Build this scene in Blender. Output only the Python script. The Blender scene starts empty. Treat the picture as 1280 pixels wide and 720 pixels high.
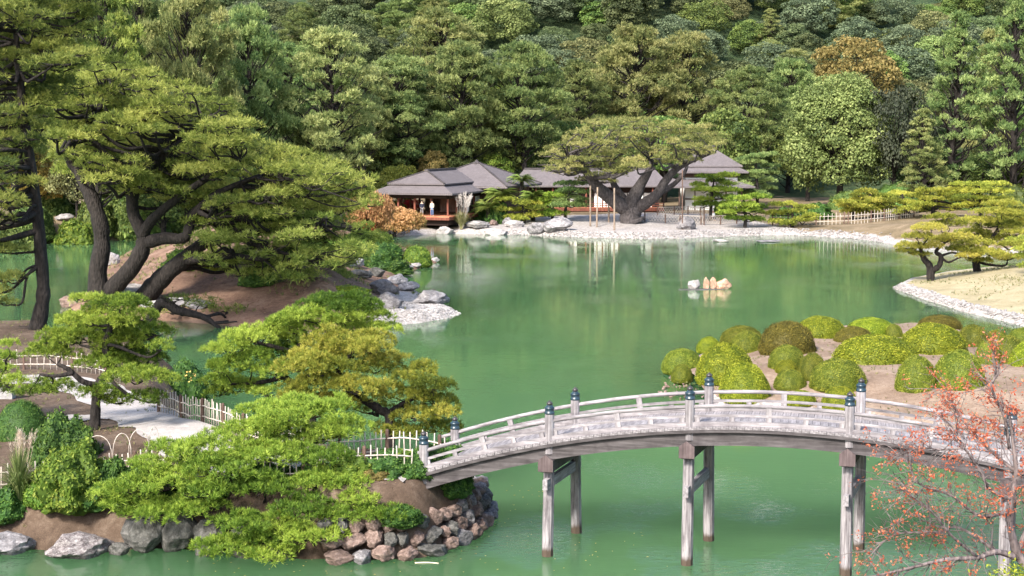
import bpy, math
import numpy as np
from mathutils import Vector, Matrix, noise as mnoise

# ------------------------------------------------------------------ camera, sky, sun
SC = bpy.context.scene
COL = SC.collection
F = 2000.0; HC = 11.2; TH = math.atan((360 - 162) / F)
cam = bpy.data.cameras.new('camera'); cam_o = bpy.data.objects.new('camera', cam); COL.objects.link(cam_o)
cam.sensor_width = 36.0; cam.lens = 36.0 * F / 1280.0; cam.clip_start = 0.5; cam.clip_end = 3000
cam_o.location = (0, 0, HC); cam_o.rotation_euler = (math.pi / 2 - TH, 0, 0)
SC.camera = cam_o
SUN_EL, SUN_AZ = 39.0, 212.0            # compass-style azimuth, clockwise from +Y (away from camera)
W = bpy.data.worlds.new('World'); SC.world = W; W.use_nodes = True
wn = W.node_tree.nodes; wl = W.node_tree.links
sky = wn.new('ShaderNodeTexSky'); sky.sky_type = 'NISHITA'; sky.sun_disc = False
sky.sun_elevation = math.radians(SUN_EL); sky.sun_rotation = math.radians(SUN_AZ)
sky.air_density = 1.0; sky.dust_density = 2.2; sky.ozone_density = 1.0
wl.new(sky.outputs[0], wn['Background'].inputs[0]); wn['Background'].inputs[1].default_value = 0.15
sl = bpy.data.lights.new('sun', 'SUN'); sun = bpy.data.objects.new('sun', sl); COL.objects.link(sun)
sl.energy = 3.4; sl.angle = math.radians(9.0); sl.color = (1.0, 0.95, 0.86)
az, el = math.radians(SUN_AZ), math.radians(SUN_EL)
sdir = Vector((math.sin(az) * math.cos(el), math.cos(az) * math.cos(el), math.sin(el)))
sun.rotation_euler = sdir.to_track_quat('Z', 'Y').to_euler()
sun.location = (-40, -40, 80)
SC.view_settings.view_transform = 'Standard'; SC.view_settings.look = 'None'
SC.view_settings.exposure = 1.55; SC.view_settings.gamma = 1.0; SC.view_settings.use_curve_mapping = False
SC.render.engine = 'CYCLES'
SC.cycles.max_bounces = 6; SC.cycles.diffuse_bounces = 3; SC.cycles.glossy_bounces = 3
SC.cycles.transmission_bounces = 3; SC.cycles.transparent_max_bounces = 4

# ------------------------------------------------------------------ surveying helpers
CT, ST = math.cos(TH), math.sin(TH)
def ray(px, py):
    u = (px - 640) / F; v = (360 - py) / F
    return np.array([u, CT + v * ST, -ST + v * CT])
def P(px, py, h=0.0):
    d = ray(px, py); return np.array([0, 0, HC]) + d * (h - HC) / d[2]
def at(px, py, Y):
    d = ray(px, py); return np.array([0, 0, HC]) + d * Y / d[1]
def rngf(s): return np.random.default_rng(s)

# ------------------------------------------------------------------ materials
def newmat(name):
    m = bpy.data.materials.new(name); m.use_nodes = True
    nt = m.node_tree; nt.nodes.clear()
    out = nt.nodes.new('ShaderNodeOutputMaterial')
    return m, nt, out
def N(nt, t, **kw):
    n = nt.nodes.new(t)
    for k, v in kw.items():
        if hasattr(n, k): setattr(n, k, v)
        else: n.inputs[k.replace('_', ' ')].default_value = v
    return n
def L(nt, a, b): nt.links.new(a, b)
def ramp(nt, fac, stops):
    r = nt.nodes.new('ShaderNodeValToRGB'); e = r.color_ramp.elements
    while len(e) < len(stops): e.new(0.5)
    for i, (p, c) in enumerate(stops):
        e[i].position = p; e[i].color = (c[0], c[1], c[2], 1)
    L(nt, fac, r.inputs[0]); return r.outputs[0]
def coords(nt, kind='Object', scale=(1, 1, 1)):
    tc = nt.nodes.new('ShaderNodeTexCoord'); mp = nt.nodes.new('ShaderNodeMapping')
    mp.inputs['Scale'].default_value = scale
    if kind == 'World':
        g = nt.nodes.new('ShaderNodeNewGeometry'); L(nt, g.outputs['Position'], mp.inputs[0])
    else: L(nt, tc.outputs[kind], mp.inputs[0])
    return mp.outputs[0]
def noise(nt, vec, scale, detail=4, rough=0.55):
    n = nt.nodes.new('ShaderNodeTexNoise'); L(nt, vec, n.inputs['Vector'])
    n.inputs['Scale'].default_value = scale; n.inputs['Detail'].default_value = detail; n.inputs['Roughness'].default_value = rough
    return n.outputs['Fac']
def voro(nt, vec, scale, feature='F1', out='Distance'):
    n = nt.nodes.new('ShaderNodeTexVoronoi'); n.feature = feature; L(nt, vec, n.inputs['Vector']); n.inputs['Scale'].default_value = scale
    return n.outputs[out]
def mixc(nt, fac, a, b, mode='MIX'):
    m = nt.nodes.new('ShaderNodeMix'); m.data_type = 'RGBA'; m.blend_type = mode
    for s, v in ((m.inputs[0], fac), (m.inputs[6], a), (m.inputs[7], b)):
        if isinstance(v, (int, float)): s.default_value = v
        elif isinstance(v, tuple): s.default_value = (v[0], v[1], v[2], 1)
        else: L(nt, v, s)
    return m.outputs[2]
def mathn(nt, op, a, b=0.0, c=None):
    m = nt.nodes.new('ShaderNodeMath'); m.operation = op
    for i, v in enumerate((a, b, c)):
        if v is None: continue
        if isinstance(v, (int, float)): m.inputs[i].default_value = v
        else: L(nt, v, m.inputs[i])
    return m.outputs[0]
def bump(nt, h, strength=0.5, dist=0.05):
    b = nt.nodes.new('ShaderNodeBump'); b.inputs['Strength'].default_value = strength; b.inputs['Distance'].default_value = dist
    L(nt, h, b.inputs['Height']); return b.outputs[0]
def finish(nt, out, col, rough=0.8, nrm=None, spec=0.3):
    b = nt.nodes.new('ShaderNodeBsdfPrincipled')
    if isinstance(col, tuple): b.inputs['Base Color'].default_value = (*col, 1)
    else: L(nt, col, b.inputs['Base Color'])
    if isinstance(rough, (int, float)): b.inputs['Roughness'].default_value = rough
    else: L(nt, rough, b.inputs['Roughness'])
    b.inputs['Specular IOR Level'].default_value = spec
    if nrm is not None: L(nt, nrm, b.inputs['Normal'])
    L(nt, b.outputs[0], out.inputs[0]); return b

def foliage_mat(name, dark, mid, light, trans=0.3, hue_var=0.12, rough=0.6):
    """leaf colour from a per-tuft attribute (age of the shoot) and a per-tree random shift"""
    m, nt, out = newmat(name)
    a = nt.nodes.new('ShaderNodeAttribute'); a.attribute_name = 'tint'
    c = ramp(nt, a.outputs['Fac'], [(0.0, dark), (0.5, mid), (1.0, light)])
    oi = nt.nodes.new('ShaderNodeObjectInfo')
    hsv = nt.nodes.new('ShaderNodeHueSaturation')
    hv = mathn(nt, 'MULTIPLY_ADD', oi.outputs['Random'], hue_var * 0.25, 0.5 - hue_var * 0.125)
    vv = mathn(nt, 'MULTIPLY_ADD', oi.outputs['Random'], hue_var * 3.0, 1 - hue_var * 1.5)
    L(nt, hv, hsv.inputs['Hue']); L(nt, vv, hsv.inputs['Value']); L(nt, c, hsv.inputs['Color'])
    d = nt.nodes.new('ShaderNodeBsdfPrincipled'); L(nt, hsv.outputs[0], d.inputs['Base Color'])
    d.inputs['Roughness'].default_value = rough; d.inputs['Specular IOR Level'].default_value = 0.25
    t = nt.nodes.new('ShaderNodeBsdfTranslucent'); L(nt, hsv.outputs[0], t.inputs['Color'])
    mx = nt.nodes.new('ShaderNodeMixShader'); mx.inputs[0].default_value = trans
    L(nt, d.outputs[0], mx.inputs[1]); L(nt, t.outputs[0], mx.inputs[2]); L(nt, mx.outputs[0], out.inputs[0])
    return m
MAT = {}
MAT['pine_near'] = foliage_mat('pine_needles_bright', (0.0530, 0.1060, 0.0127), (0.1749, 0.2650, 0.0318), (0.3604, 0.4452, 0.0689), 0.4, 0.05)
MAT['pine_yellow'] = foliage_mat('pine_needles_yellowing', (0.08, 0.11, 0.015), (0.235, 0.265, 0.035), (0.45, 0.41, 0.075), 0.4, 0.05)
MAT['pine_mid'] = foliage_mat('pine_needles_mid', (0.085, 0.125, 0.024), (0.235, 0.285, 0.055), (0.45, 0.47, 0.12), 0.5, 0.06)
MAT['pine_dark'] = foliage_mat('pine_needles_dark', (0.06, 0.1, 0.025), (0.17, 0.22, 0.045), (0.35, 0.38, 0.09), 0.5, 0.08)
MAT['pine_far'] = foliage_mat('pine_needles_far', (0.0578, 0.0998, 0.0315), (0.1628, 0.2152, 0.0683), (0.3360, 0.3832, 0.1365), 0.45, 0.14)
MAT['pine_farlight'] = foliage_mat('pine_needles_pale', (0.08, 0.115, 0.035), (0.225, 0.255, 0.085), (0.43, 0.43, 0.17), 0.45, 0.12)
MAT['pine_pruned'] = foliage_mat('pine_needles_pruned', (0.1, 0.13, 0.02), (0.31, 0.34, 0.05), (0.6, 0.56, 0.11), 0.5, 0.1)
MAT['pine_grand'] = foliage_mat('pine_needles_old', (0.09, 0.12, 0.035), (0.26, 0.28, 0.085), (0.5, 0.47, 0.18), 0.5, 0.05)
MAT['azalea'] = foliage_mat('azalea_leaves_yellow', (0.07, 0.11, 0.008), (0.195, 0.235, 0.015), (0.42, 0.44, 0.045), 0.37, 0.14)
MAT['azalea_olive'] = foliage_mat('azalea_leaves_olive', (0.055, 0.085, 0.01), (0.155, 0.185, 0.02), (0.31, 0.315, 0.045), 0.37, 0.14)
MAT['azalea_brown'] = foliage_mat('azalea_leaves_bronze', (0.06, 0.055, 0.01), (0.13, 0.115, 0.018), (0.24, 0.2, 0.035), 0.37, 0.10)
MAT['shrub'] = foliage_mat('shrub_leaves_dark', (0.02, 0.055, 0.012), (0.06, 0.13, 0.025), (0.14, 0.23, 0.04), 0.37, 0.10)
MAT['shrub_light'] = foliage_mat('shrub_leaves_fresh', (0.05, 0.10, 0.015), (0.14, 0.23, 0.03), (0.30, 0.36, 0.06), 0.42, 0.10)
MAT['broad_dark'] = foliage_mat('hill_leaves_dark', (0.0287, 0.0492, 0.0205), (0.0902, 0.1230, 0.0492), (0.1886, 0.2255, 0.0943), 0.37, 0.16)
MAT['broad_blue'] = foliage_mat('hill_leaves_bluish', (0.0328, 0.0492, 0.0295), (0.0943, 0.1230, 0.0656), (0.1886, 0.2255, 0.1230), 0.37, 0.12)
MAT['broad_tan'] = foliage_mat('hill_leaves_tan', (0.0574, 0.0656, 0.0246), (0.1640, 0.1681, 0.0656), (0.2952, 0.2870, 0.1230), 0.37, 0.1)
MAT['broad_light'] = foliage_mat('camphor_leaves', (0.065, 0.095, 0.03), (0.18, 0.235, 0.07), (0.36, 0.41, 0.15), 0.42, 0.12)
MAT['broad_black'] = foliage_mat('dark_leaves', (0.015, 0.022, 0.012), (0.035, 0.045, 0.025), (0.07, 0.08, 0.045), 0.27, 0.05)
MAT['broad_green'] = foliage_mat('understory_leaves', (0.04, 0.075, 0.02), (0.115, 0.17, 0.04), (0.24, 0.3, 0.08), 0.37, 0.2)
MAT['autumn'] = foliage_mat('autumn_leaves', (0.14, 0.13, 0.025), (0.34, 0.26, 0.06), (0.55, 0.42, 0.13), 0.50, 0.1)
MAT['autumn_brown'] = foliage_mat('autumn_brown_leaves', (0.1, 0.09, 0.025), (0.24, 0.19, 0.06), (0.38, 0.3, 0.11), 0.47, 0.1)
MAT['maple_orange'] = foliage_mat('maple_leaves_orange', (0.15, 0.13, 0.035), (0.4, 0.22, 0.085), (0.58, 0.34, 0.17), 0.50, 0.05)
MAT['red_leaf'] = foliage_mat('red_leaves', (0.36, 0.07, 0.03), (0.6, 0.17, 0.07), (0.74, 0.33, 0.17), 0.5, 0.05)
MAT['red_maple'] = foliage_mat('red_maple_leaves', (0.40, 0.02, 0.02), (0.65, 0.05, 0.04), (0.8, 0.12, 0.07), 0.50, 0.05)
MAT['cycad'] = foliage_mat('cycad_fronds', (0.05, 0.09, 0.02), (0.15, 0.22, 0.04), (0.36, 0.4, 0.11), 0.37, 0.1)
MAT['grass'] = foliage_mat('ornamental_grass', (0.13, 0.15, 0.05), (0.30, 0.30, 0.12), (0.52, 0.46, 0.25), 0.47, 0.05)
MAT['plume'] = foliage_mat('grass_plumes', (0.45, 0.34, 0.24), (0.62, 0.50, 0.38), (0.78, 0.70, 0.60), 0.50, 0.05)
MAT['plume_w'] = foliage_mat('grass_plumes_pale', (0.60, 0.52, 0.46), (0.75, 0.68, 0.62), (0.88, 0.84, 0.80), 0.50, 0.05)

def rock_mat(name, c1, c2, c3, spots=0.5, sc=1.0):
    m, nt, out = newmat(name); v = coords(nt)
    oi = nt.nodes.new('ShaderNodeObjectInfo')
    va = nt.nodes.new('ShaderNodeVectorMath'); va.operation = 'ADD'; L(nt, v, va.inputs[0])
    sc_ = nt.nodes.new('ShaderNodeVectorMath'); sc_.operation = 'SCALE'; sc_.inputs[0].default_value = (37, 11, 23); L(nt, oi.outputs['Random'], sc_.inputs['Scale'])
    L(nt, sc_.outputs[0], va.inputs[1]); v = va.outputs[0]
    n1 = noise(nt, v, 2.2 * sc, 6, 0.65); n2 = noise(nt, v, 11 * sc, 5, 0.7)
    c = ramp(nt, n1, [(0.3, c1), (0.5, c2), (0.72, c3)])
    c = mixc(nt, mathn(nt, 'MULTIPLY', ramp(nt, n2, [(0.5, (0, 0, 0)), (0.66, (1, 1, 1))]), spots), c, c3)
    dk = ramp(nt, noise(nt, v, 5 * sc, 6, 0.7), [(0.32, (0.35, 0.33, 0.32)), (0.48, (1, 1, 1))])
    c = mixc(nt, 0.75, c, dk, 'MULTIPLY')
    hs = nt.nodes.new('ShaderNodeHueSaturation'); L(nt, c, hs.inputs['Color'])
    L(nt, mathn(nt, 'MULTIPLY_ADD', oi.outputs['Random'], 0.4, 0.8), hs.inputs['Value'])
    h = mathn(nt, 'ADD', n1, mathn(nt, 'MULTIPLY', n2, 0.4))
    finish(nt, out, hs.outputs[0], 0.88, bump(nt, h, 0.9, 0.08)); return m
MAT['rock'] = rock_mat('rock_grey', (0.06, 0.056, 0.06), (0.15, 0.14, 0.145), (0.34, 0.32, 0.325))
MAT['rock_dark'] = rock_mat('rock_dark', (0.03, 0.03, 0.027), (0.075, 0.072, 0.066), (0.19, 0.18, 0.17), 0.3)
MAT['rock_red'] = rock_mat('rock_brown', (0.06, 0.042, 0.036), (0.16, 0.108, 0.09), (0.32, 0.24, 0.21), 0.35)
MAT['rock_lichen'] = rock_mat('rock_lichen', (0.05, 0.042, 0.042), (0.15, 0.125, 0.125), (0.46, 0.43, 0.42), 0.8, 1.6)
MAT['rock_pink'] = rock_mat('rock_pink', (0.20, 0.11, 0.07), (0.38, 0.22, 0.145), (0.58, 0.42, 0.33), 0.5)
MAT['rock_pale'] = rock_mat('rock_pale', (0.13, 0.12, 0.116), (0.255, 0.235, 0.228), (0.42, 0.395, 0.385), 0.5)

def bark_mat(name, c1, c2, c3):
    m, nt, out = newmat(name); v = coords(nt, 'Object', (1, 1, 0.35))
    n1 = noise(nt, v, 6, 6, 0.7); vo = voro(nt, v, 9)
    c = ramp(nt, n1, [(0.3, c1), (0.5, c2), (0.75, c3)])
    c = mixc(nt, 0.6, c, ramp(nt, vo, [(0.1, (0.35, 0.35, 0.35)), (0.5, (1, 1, 1))]), 'MULTIPLY')
    finish(nt, out, c, 0.9, bump(nt, mathn(nt, 'ADD', n1, vo), 0.9, 0.06)); return m
MAT['bark'] = bark_mat('pine_bark', (0.007, 0.0055, 0.005), (0.017, 0.0135, 0.012), (0.04, 0.032, 0.028))
MAT['bark_grey'] = bark_mat('grey_bark', (0.022, 0.019, 0.019), (0.055, 0.047, 0.047), (0.115, 0.10, 0.10))
MAT['twig'] = bark_mat('pale_twigs', (0.085, 0.066, 0.062), (0.165, 0.132, 0.127), (0.26, 0.215, 0.21))

def wood_mat(name, c1, c2, c3, axis=0, rough=0.8, stain=0.5, rnd=0.25):
    m, nt, out = newmat(name)
    s = [14, 14, 14]; s[axis] = 0.9
    v = coords(nt, 'Object', tuple(s)); n1 = noise(nt, v, 1.0, 6, 0.65)
    w = coords(nt, 'World'); n2 = noise(nt, w, 1.7, 5, 0.65); n3 = noise(nt, w, 5, 4, 0.6)
    c = ramp(nt, n1, [(0.3, c1), (0.5, c2), (0.7, c3)])
    c = mixc(nt, stain, c, ramp(nt, n2, [(0.35, (0.45, 0.43, 0.45)), (0.55, (1, 1, 1))]), 'MULTIPLY')
    c = mixc(nt, stain * 0.6, c, ramp(nt, n3, [(0.35, (0.55, 0.53, 0.53)), (0.5, (1, 1, 1))]), 'MULTIPLY')
    oi = nt.nodes.new('ShaderNodeObjectInfo')
    hs = nt.nodes.new('ShaderNodeHueSaturation'); L(nt, c, hs.inputs['Color'])
    L(nt, mathn(nt, 'MULTIPLY_ADD', oi.outputs['Random'], rnd, 1 - rnd / 2), hs.inputs['Value'])
    finish(nt, out, hs.outputs[0], rough, bump(nt, n1, 0.5, 0.01)); return m
WPALE = ((0.10, 0.09, 0.093), (0.215, 0.197, 0.204), (0.34, 0.318, 0.326))
MAT['wood_x'] = wood_mat('weathered_wood', *WPALE, axis=0, stain=0.55)
MAT['wood_y'] = wood_mat('weathered_wood_cross', *WPALE, axis=1, stain=0.4)
MAT['wood_z'] = wood_mat('weathered_wood_upright', *WPALE, axis=2, stain=0.55)
MAT['wood_grey'] = wood_mat('old_grey_wood', (0.028, 0.024, 0.024), (0.062, 0.054, 0.055), (0.11, 0.098, 0.10), axis=0, stain=0.6)
MAT['wood_capbrown'] = wood_mat('end_cap_wood', (0.05, 0.036, 0.036), (0.09, 0.065, 0.065), (0.14, 0.11, 0.11), axis=2)
MAT['bamboo'] = wood_mat('pale_bamboo', (0.28, 0.235, 0.20), (0.42, 0.37, 0.32), (0.54, 0.49, 0.44), axis=2, stain=0.35)
MAT['brownwood'] = wood_mat('brown_post_wood', (0.05, 0.03, 0.022), (0.10, 0.06, 0.045), (0.17, 0.11, 0.085), axis=2)
MAT['redwood'] = wood_mat('red_brown_timber', (0.09, 0.028, 0.018), (0.17, 0.055, 0.035), (0.26, 0.095, 0.06), axis=2, stain=0.3)
MAT['floorwood'] = wood_mat('red_floor_timber', (0.28, 0.09, 0.045), (0.45, 0.17, 0.09), (0.56, 0.26, 0.15), axis=0, stain=0.3)
MAT['polewood'] = wood_mat('tan_pole_wood', (0.13, 0.095, 0.07), (0.22, 0.165, 0.125), (0.31, 0.245, 0.19), axis=2)

def leg_mat():
    m, nt, out = newmat('bridge_leg_wood')
    v = coords(nt, 'Object', (13, 13, 0.8)); n1 = noise(nt, v, 1.0, 6, 0.7)
    w = coords(nt, 'World', (1, 1, 0.25)); n2 = noise(nt, w, 4.5, 5, 0.7)
    c = ramp(nt, n1, [(0.28, (0.05, 0.042, 0.044)), (0.45, (0.17, 0.152, 0.157)), (0.68, (0.34, 0.315, 0.32))])
    c = mixc(nt, 0.7, c, ramp(nt, n2, [(0.36, (0.25, 0.22, 0.23)), (0.52, (1, 1, 1))]), 'MULTIPLY')
    g = nt.nodes.new('ShaderNodeNewGeometry'); sp = nt.nodes.new('ShaderNodeSeparateXYZ'); L(nt, g.outputs['Position'], sp.inputs[0])
    wet = ramp(nt, mathn(nt, 'ADD', sp.outputs[2], mathn(nt, 'MULTIPLY', n2, 0.3)), [(0.3, (0, 0, 0)), (0.42, (1, 1, 1))])   # tide mark
    c = mixc(nt, wet, (0.06, 0.042, 0.03), c)
    finish(nt, out, c, 0.8, bump(nt, n1, 0.6, 0.015)); return m
MAT['leg'] = leg_mat()

def simple(name, col, rough=0.6, var=0.15, sc=8, spec=0.3, metal=0.0):
    m, nt, out = newmat(name); v = coords(nt); n = noise(nt, v, sc, 4)
    lo = tuple(x * (1 - var) for x in col); hi = tuple(min(1, x * (1 + var)) for x in col)
    b = finish(nt, out, ramp(nt, n, [(0.3, lo), (0.7, hi)]), rough, bump(nt, n, 0.15, 0.01), spec); b.inputs['Metallic'].default_value = metal
    return m
MAT['cap'] = simple('dark_teal_bronze', (0.014, 0.03, 0.042), 0.32, 0.5, 9, 0.5)
MAT['finial'] = simple('dark_finial_bronze', (0.035, 0.03, 0.03), 0.35, 0.4, 9, 0.5)
MAT['skin'] = simple('skin', (0.55, 0.36, 0.27), 0.6)
MAT['hair'] = simple('black_hair', (0.012, 0.010, 0.010), 0.5)
MAT['cloth_dark'] = simple('dark_blue_cloth', (0.025, 0.028, 0.05), 0.9)
MAT['cloth_grey'] = simple('grey_cloth', (0.22, 0.20, 0.20), 0.9)
MAT['cloth_denim'] = simple('blue_cloth', (0.10, 0.16, 0.30), 0.9)
MAT['cloth_beige'] = simple('beige_cloth', (0.48, 0.42, 0.36), 0.9)
MAT['cloth_white'] = simple('white_cloth', (0.75, 0.74, 0.72), 0.9)
MAT['plaster'] = simple('white_plaster', (0.78, 0.77, 0.75), 0.8, 0.05)
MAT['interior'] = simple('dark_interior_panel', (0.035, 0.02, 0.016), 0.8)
MAT['stoneblock'] = simple('grey_stone_block', (0.25, 0.24, 0.24), 0.85, 0.25, 12)
MAT['driftwood'] = simple('driftwood', (0.55, 0.47, 0.36), 0.8)

def roof_mat():
    m, nt, out = newmat('wooden_shingle_roof')
    v = coords(nt, 'UV'); n = noise(nt, coords(nt, 'World'), 0.9, 6, 0.65); n2 = noise(nt, coords(nt, 'World'), 9, 4, 0.7)
    br = nt.nodes.new('ShaderNodeTexBrick'); L(nt, v, br.inputs['Vector'])
    br.inputs['Scale'].default_value = 1.0; br.inputs['Brick Width'].default_value = 0.24; br.inputs['Row Height'].default_value = 0.16
    br.inputs['Mortar Size'].default_value = 0.018; br.inputs['Color1'].default_value = (0.115, 0.098, 0.102, 1); br.inputs['Color2'].default_value = (0.165, 0.143, 0.149, 1)
    br.inputs['Mortar'].default_value = (0.06, 0.05, 0.052, 1)
    c = mixc(nt, 0.7, br.outputs[0], ramp(nt, n, [(0.3, (0.62, 0.60, 0.60)), (0.7, (1.0, 1.0, 1.0))]), 'MULTIPLY')
    c = mixc(nt, 0.3, c, ramp(nt, n2, [(0.3, (0.09, 0.078, 0.08)), (0.7, (0.22, 0.195, 0.20))]))
    finish(nt, out, c, 0.85, bump(nt, mathn(nt, 'ADD', br.outputs['Fac'], n2), 0.4, 0.03)); return m
MAT['roof'] = roof_mat()

def ground_mat(name, base3, zone3, zscale=14, bscale=1.0):
    """bare earth with a 'zone' attribute that switches to gravel"""
    m, nt, out = newmat(name); w = coords(nt, 'World')
    n1 = noise(nt, w, 0.45, 6, 0.65); n2 = noise(nt, w, 5 * bscale, 6, 0.75); n3 = noise(nt, w, 38, 3, 0.7)
    c = ramp(nt, mathn(nt, 'ADD', mathn(nt, 'MULTIPLY', n1, 0.55), mathn(nt, 'MULTIPLY', n2, 0.45)), [(0.36, base3[0]), (0.5, base3[1]), (0.64, base3[2])])
    c = mixc(nt, 0.45, c, ramp(nt, n3, [(0.35, (0.45, 0.42, 0.40)), (0.65, (1.35, 1.3, 1.25))]), 'MULTIPLY')
    vo = voro(nt, w, zscale, 'F1', 'Color'); vd = voro(nt, w, zscale)
    sep = nt.nodes.new('ShaderNodeSeparateColor'); L(nt, vo, sep.inputs[0])
    z = ramp(nt, sep.outputs[0], [(0.0, zone3[0]), (0.35, zone3[1]), (1.0, zone3[2])])
    z = mixc(nt, 0.55, z, ramp(nt, vd, [(0.15, (1, 1, 1)), (0.6, (0.45, 0.42, 0.40))]), 'MULTIPLY')
    z = mixc(nt, 0.5, z, ramp(nt, n1, [(0.35, (0.8, 0.78, 0.75)), (0.6, (1, 1, 1))]), 'MULTIPLY')
    a = nt.nodes.new('ShaderNodeAttribute'); a.attribute_name = 'zone'
    k = mathn(nt, 'ADD', a.outputs['Fac'], mathn(nt, 'MULTIPLY_ADD', n2, 0.5, -0.25))
    k = ramp(nt, k, [(0.42, (0, 0, 0)), (0.58, (1, 1, 1))])
    c = mixc(nt, k, c, z)
    h = mathn(nt, 'ADD', n2, mathn(nt, 'MULTIPLY', n3, 0.3))
    finish(nt, out, c, 0.95, bump(nt, h, 0.6, 0.05), 0.15); return m
GRAVEL = ((0.24, 0.215, 0.20), (0.37, 0.34, 0.322), (0.50, 0.47, 0.45))
MAT['mulch'] = ground_mat('pine_needle_mulch', ((0.08, 0.05, 0.038), (0.17, 0.105, 0.075), (0.27, 0.185, 0.14)), GRAVEL, 9)
MAT['earth'] = ground_mat('bare_garden_earth', ((0.045, 0.031, 0.022), (0.09, 0.063, 0.046), (0.15, 0.115, 0.088)), GRAVEL, 14)
MAT['island_earth'] = ground_mat('island_earth', ((0.13, 0.09, 0.066), (0.21, 0.153, 0.115), (0.30, 0.235, 0.185)), GRAVEL, 8)
MAT['lawn'] = ground_mat('dry_lawn', ((0.20, 0.17, 0.10), (0.29, 0.25, 0.155), (0.39, 0.335, 0.225)), GRAVEL, 5)
MAT['farland'] = ground_mat('far_garden_ground', ((0.09, 0.07, 0.04), (0.17, 0.13, 0.08), (0.27, 0.205, 0.14)), ((0.29, 0.26, 0.248), (0.37, 0.34, 0.33), (0.45, 0.425, 0.41)), 6)
MAT['path'] = ground_mat('pale_gravel_path', ((0.24, 0.218, 0.21), (0.33, 0.305, 0.295), (0.42, 0.395, 0.384)), GRAVEL, 16, 0.6)
MAT['path_far'] = MAT['path']

def hill_mat():
    m, nt, out = newmat('wooded_hillside'); w = coords(nt, 'World')
    vo = voro(nt, w, 0.16); n = noise(nt, w, 0.9, 6, 0.7); n2 = noise(nt, w, 0.05, 4)
    c = ramp(nt, mathn(nt, 'ADD', mathn(nt, 'MULTIPLY', n, 0.6), mathn(nt, 'MULTIPLY', n2, 0.4)), [(0.35, (0.03, 0.055, 0.03)), (0.5, (0.07, 0.11, 0.05)), (0.68, (0.15, 0.17, 0.08))])
    finish(nt, out, c, 0.95, bump(nt, mathn(nt, 'ADD', mathn(nt, 'MULTIPLY', vo, -1.0), n), 1.0, 3.0), 0.1); return m
MAT['hill'] = hill_mat()

def water_mat():
    m, nt, out = newmat('pond_water'); w = coords(nt, 'World')
    g = nt.nodes.new('ShaderNodeNewGeometry'); sp = nt.nodes.new('ShaderNodeSeparateXYZ'); L(nt, g.outputs['Position'], sp.inputs[0])
    big = noise(nt, coords(nt, 'World', (0.05, 0.05, 0.05)), 1.0, 3)
    col = ramp(nt, big, [(0.35, (0.048, 0.114, 0.048)), (0.65, (0.062, 0.136, 0.055))])
    # small wind ripples, long crests across the view; a breeze patch near the bridge
    r1 = noise(nt, coords(nt, 'World', (1.1, 2.6, 1)), 1.0, 3, 0.55)
    r2 = noise(nt, coords(nt, 'World', (3.0, 6.5, 1)), 1.0, 3, 0.6)
    r2 = mathn(nt, 'MULTIPLY', mathn(nt, 'POWER', r2, 3.0), 3.2)
    breeze = ramp(nt, noise(nt, coords(nt, 'World', (0.16, 0.11, 1)), 1.0, 2), [(0.46, (0.06, 0.06, 0.06)), (0.66, (1, 1, 1))])
    near = nt.nodes.new('ShaderNodeMapRange'); near.interpolation_type = 'SMOOTHSTEP'; near.inputs['From Min'].default_value = 58.0; near.inputs['From Max'].default_value = 38.0
    near.inputs['To Min'].default_value = 0.0; near.inputs['To Max'].default_value = 1.0; L(nt, sp.outputs[1], near.inputs[0])
    amp = mathn(nt, 'ADD', mathn(nt, 'MULTIPLY', breeze, 0.55), mathn(nt, 'MULTIPLY', mathn(nt, 'MULTIPLY', near.outputs[0], breeze), 3.4))
    r1 = mathn(nt, 'MULTIPLY', r1, mathn(nt, 'MULTIPLY_ADD', near.outputs[0], 0.35, 0.75))
    h = mathn(nt, 'ADD', r1, mathn(nt, 'MULTIPLY', mathn(nt, 'MULTIPLY', r2, amp), 0.9))
    b = finish(nt, out, col, 0.03, bump(nt, h, 0.5, 0.014), 0.5)
    b.subsurface_method = 'BURLEY'; b.inputs['Subsurface Weight'].default_value = 1.0; b.inputs['Subsurface Radius'].default_value = (12.0, 14.0, 11.0); b.inputs['Subsurface Scale'].default_value = 1.0
    b.inputs['IOR'].default_value = 1.33
    return m
MAT['water'] = water_mat()

# ------------------------------------------------------------------ mesh accumulator
def catmull(pts, per=5):
    p = np.asarray(pts, float)
    if len(p) < 3: 
        t = np.linspace(0, 1, per + 1)[:, None]; return p[0] * (1 - t) + p[-1] * t
    q = np.vstack([2 * p[0] - p[1], p, 2 * p[-1] - p[-2]]); out = []
    for i in range(1, len(q) - 2):
        for t in np.linspace(0, 1, per, endpoint=False):
            a, b, c, d = q[i - 1], q[i], q[i + 1], q[i + 2]
            out.append(0.5 * (2 * b + (c - a) * t + (2 * a - 5 * b + 4 * c - d) * t * t + (3 * b - a - 3 * c + d) * t ** 3))
    out.append(p[-1]); return np.array(out)

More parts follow.
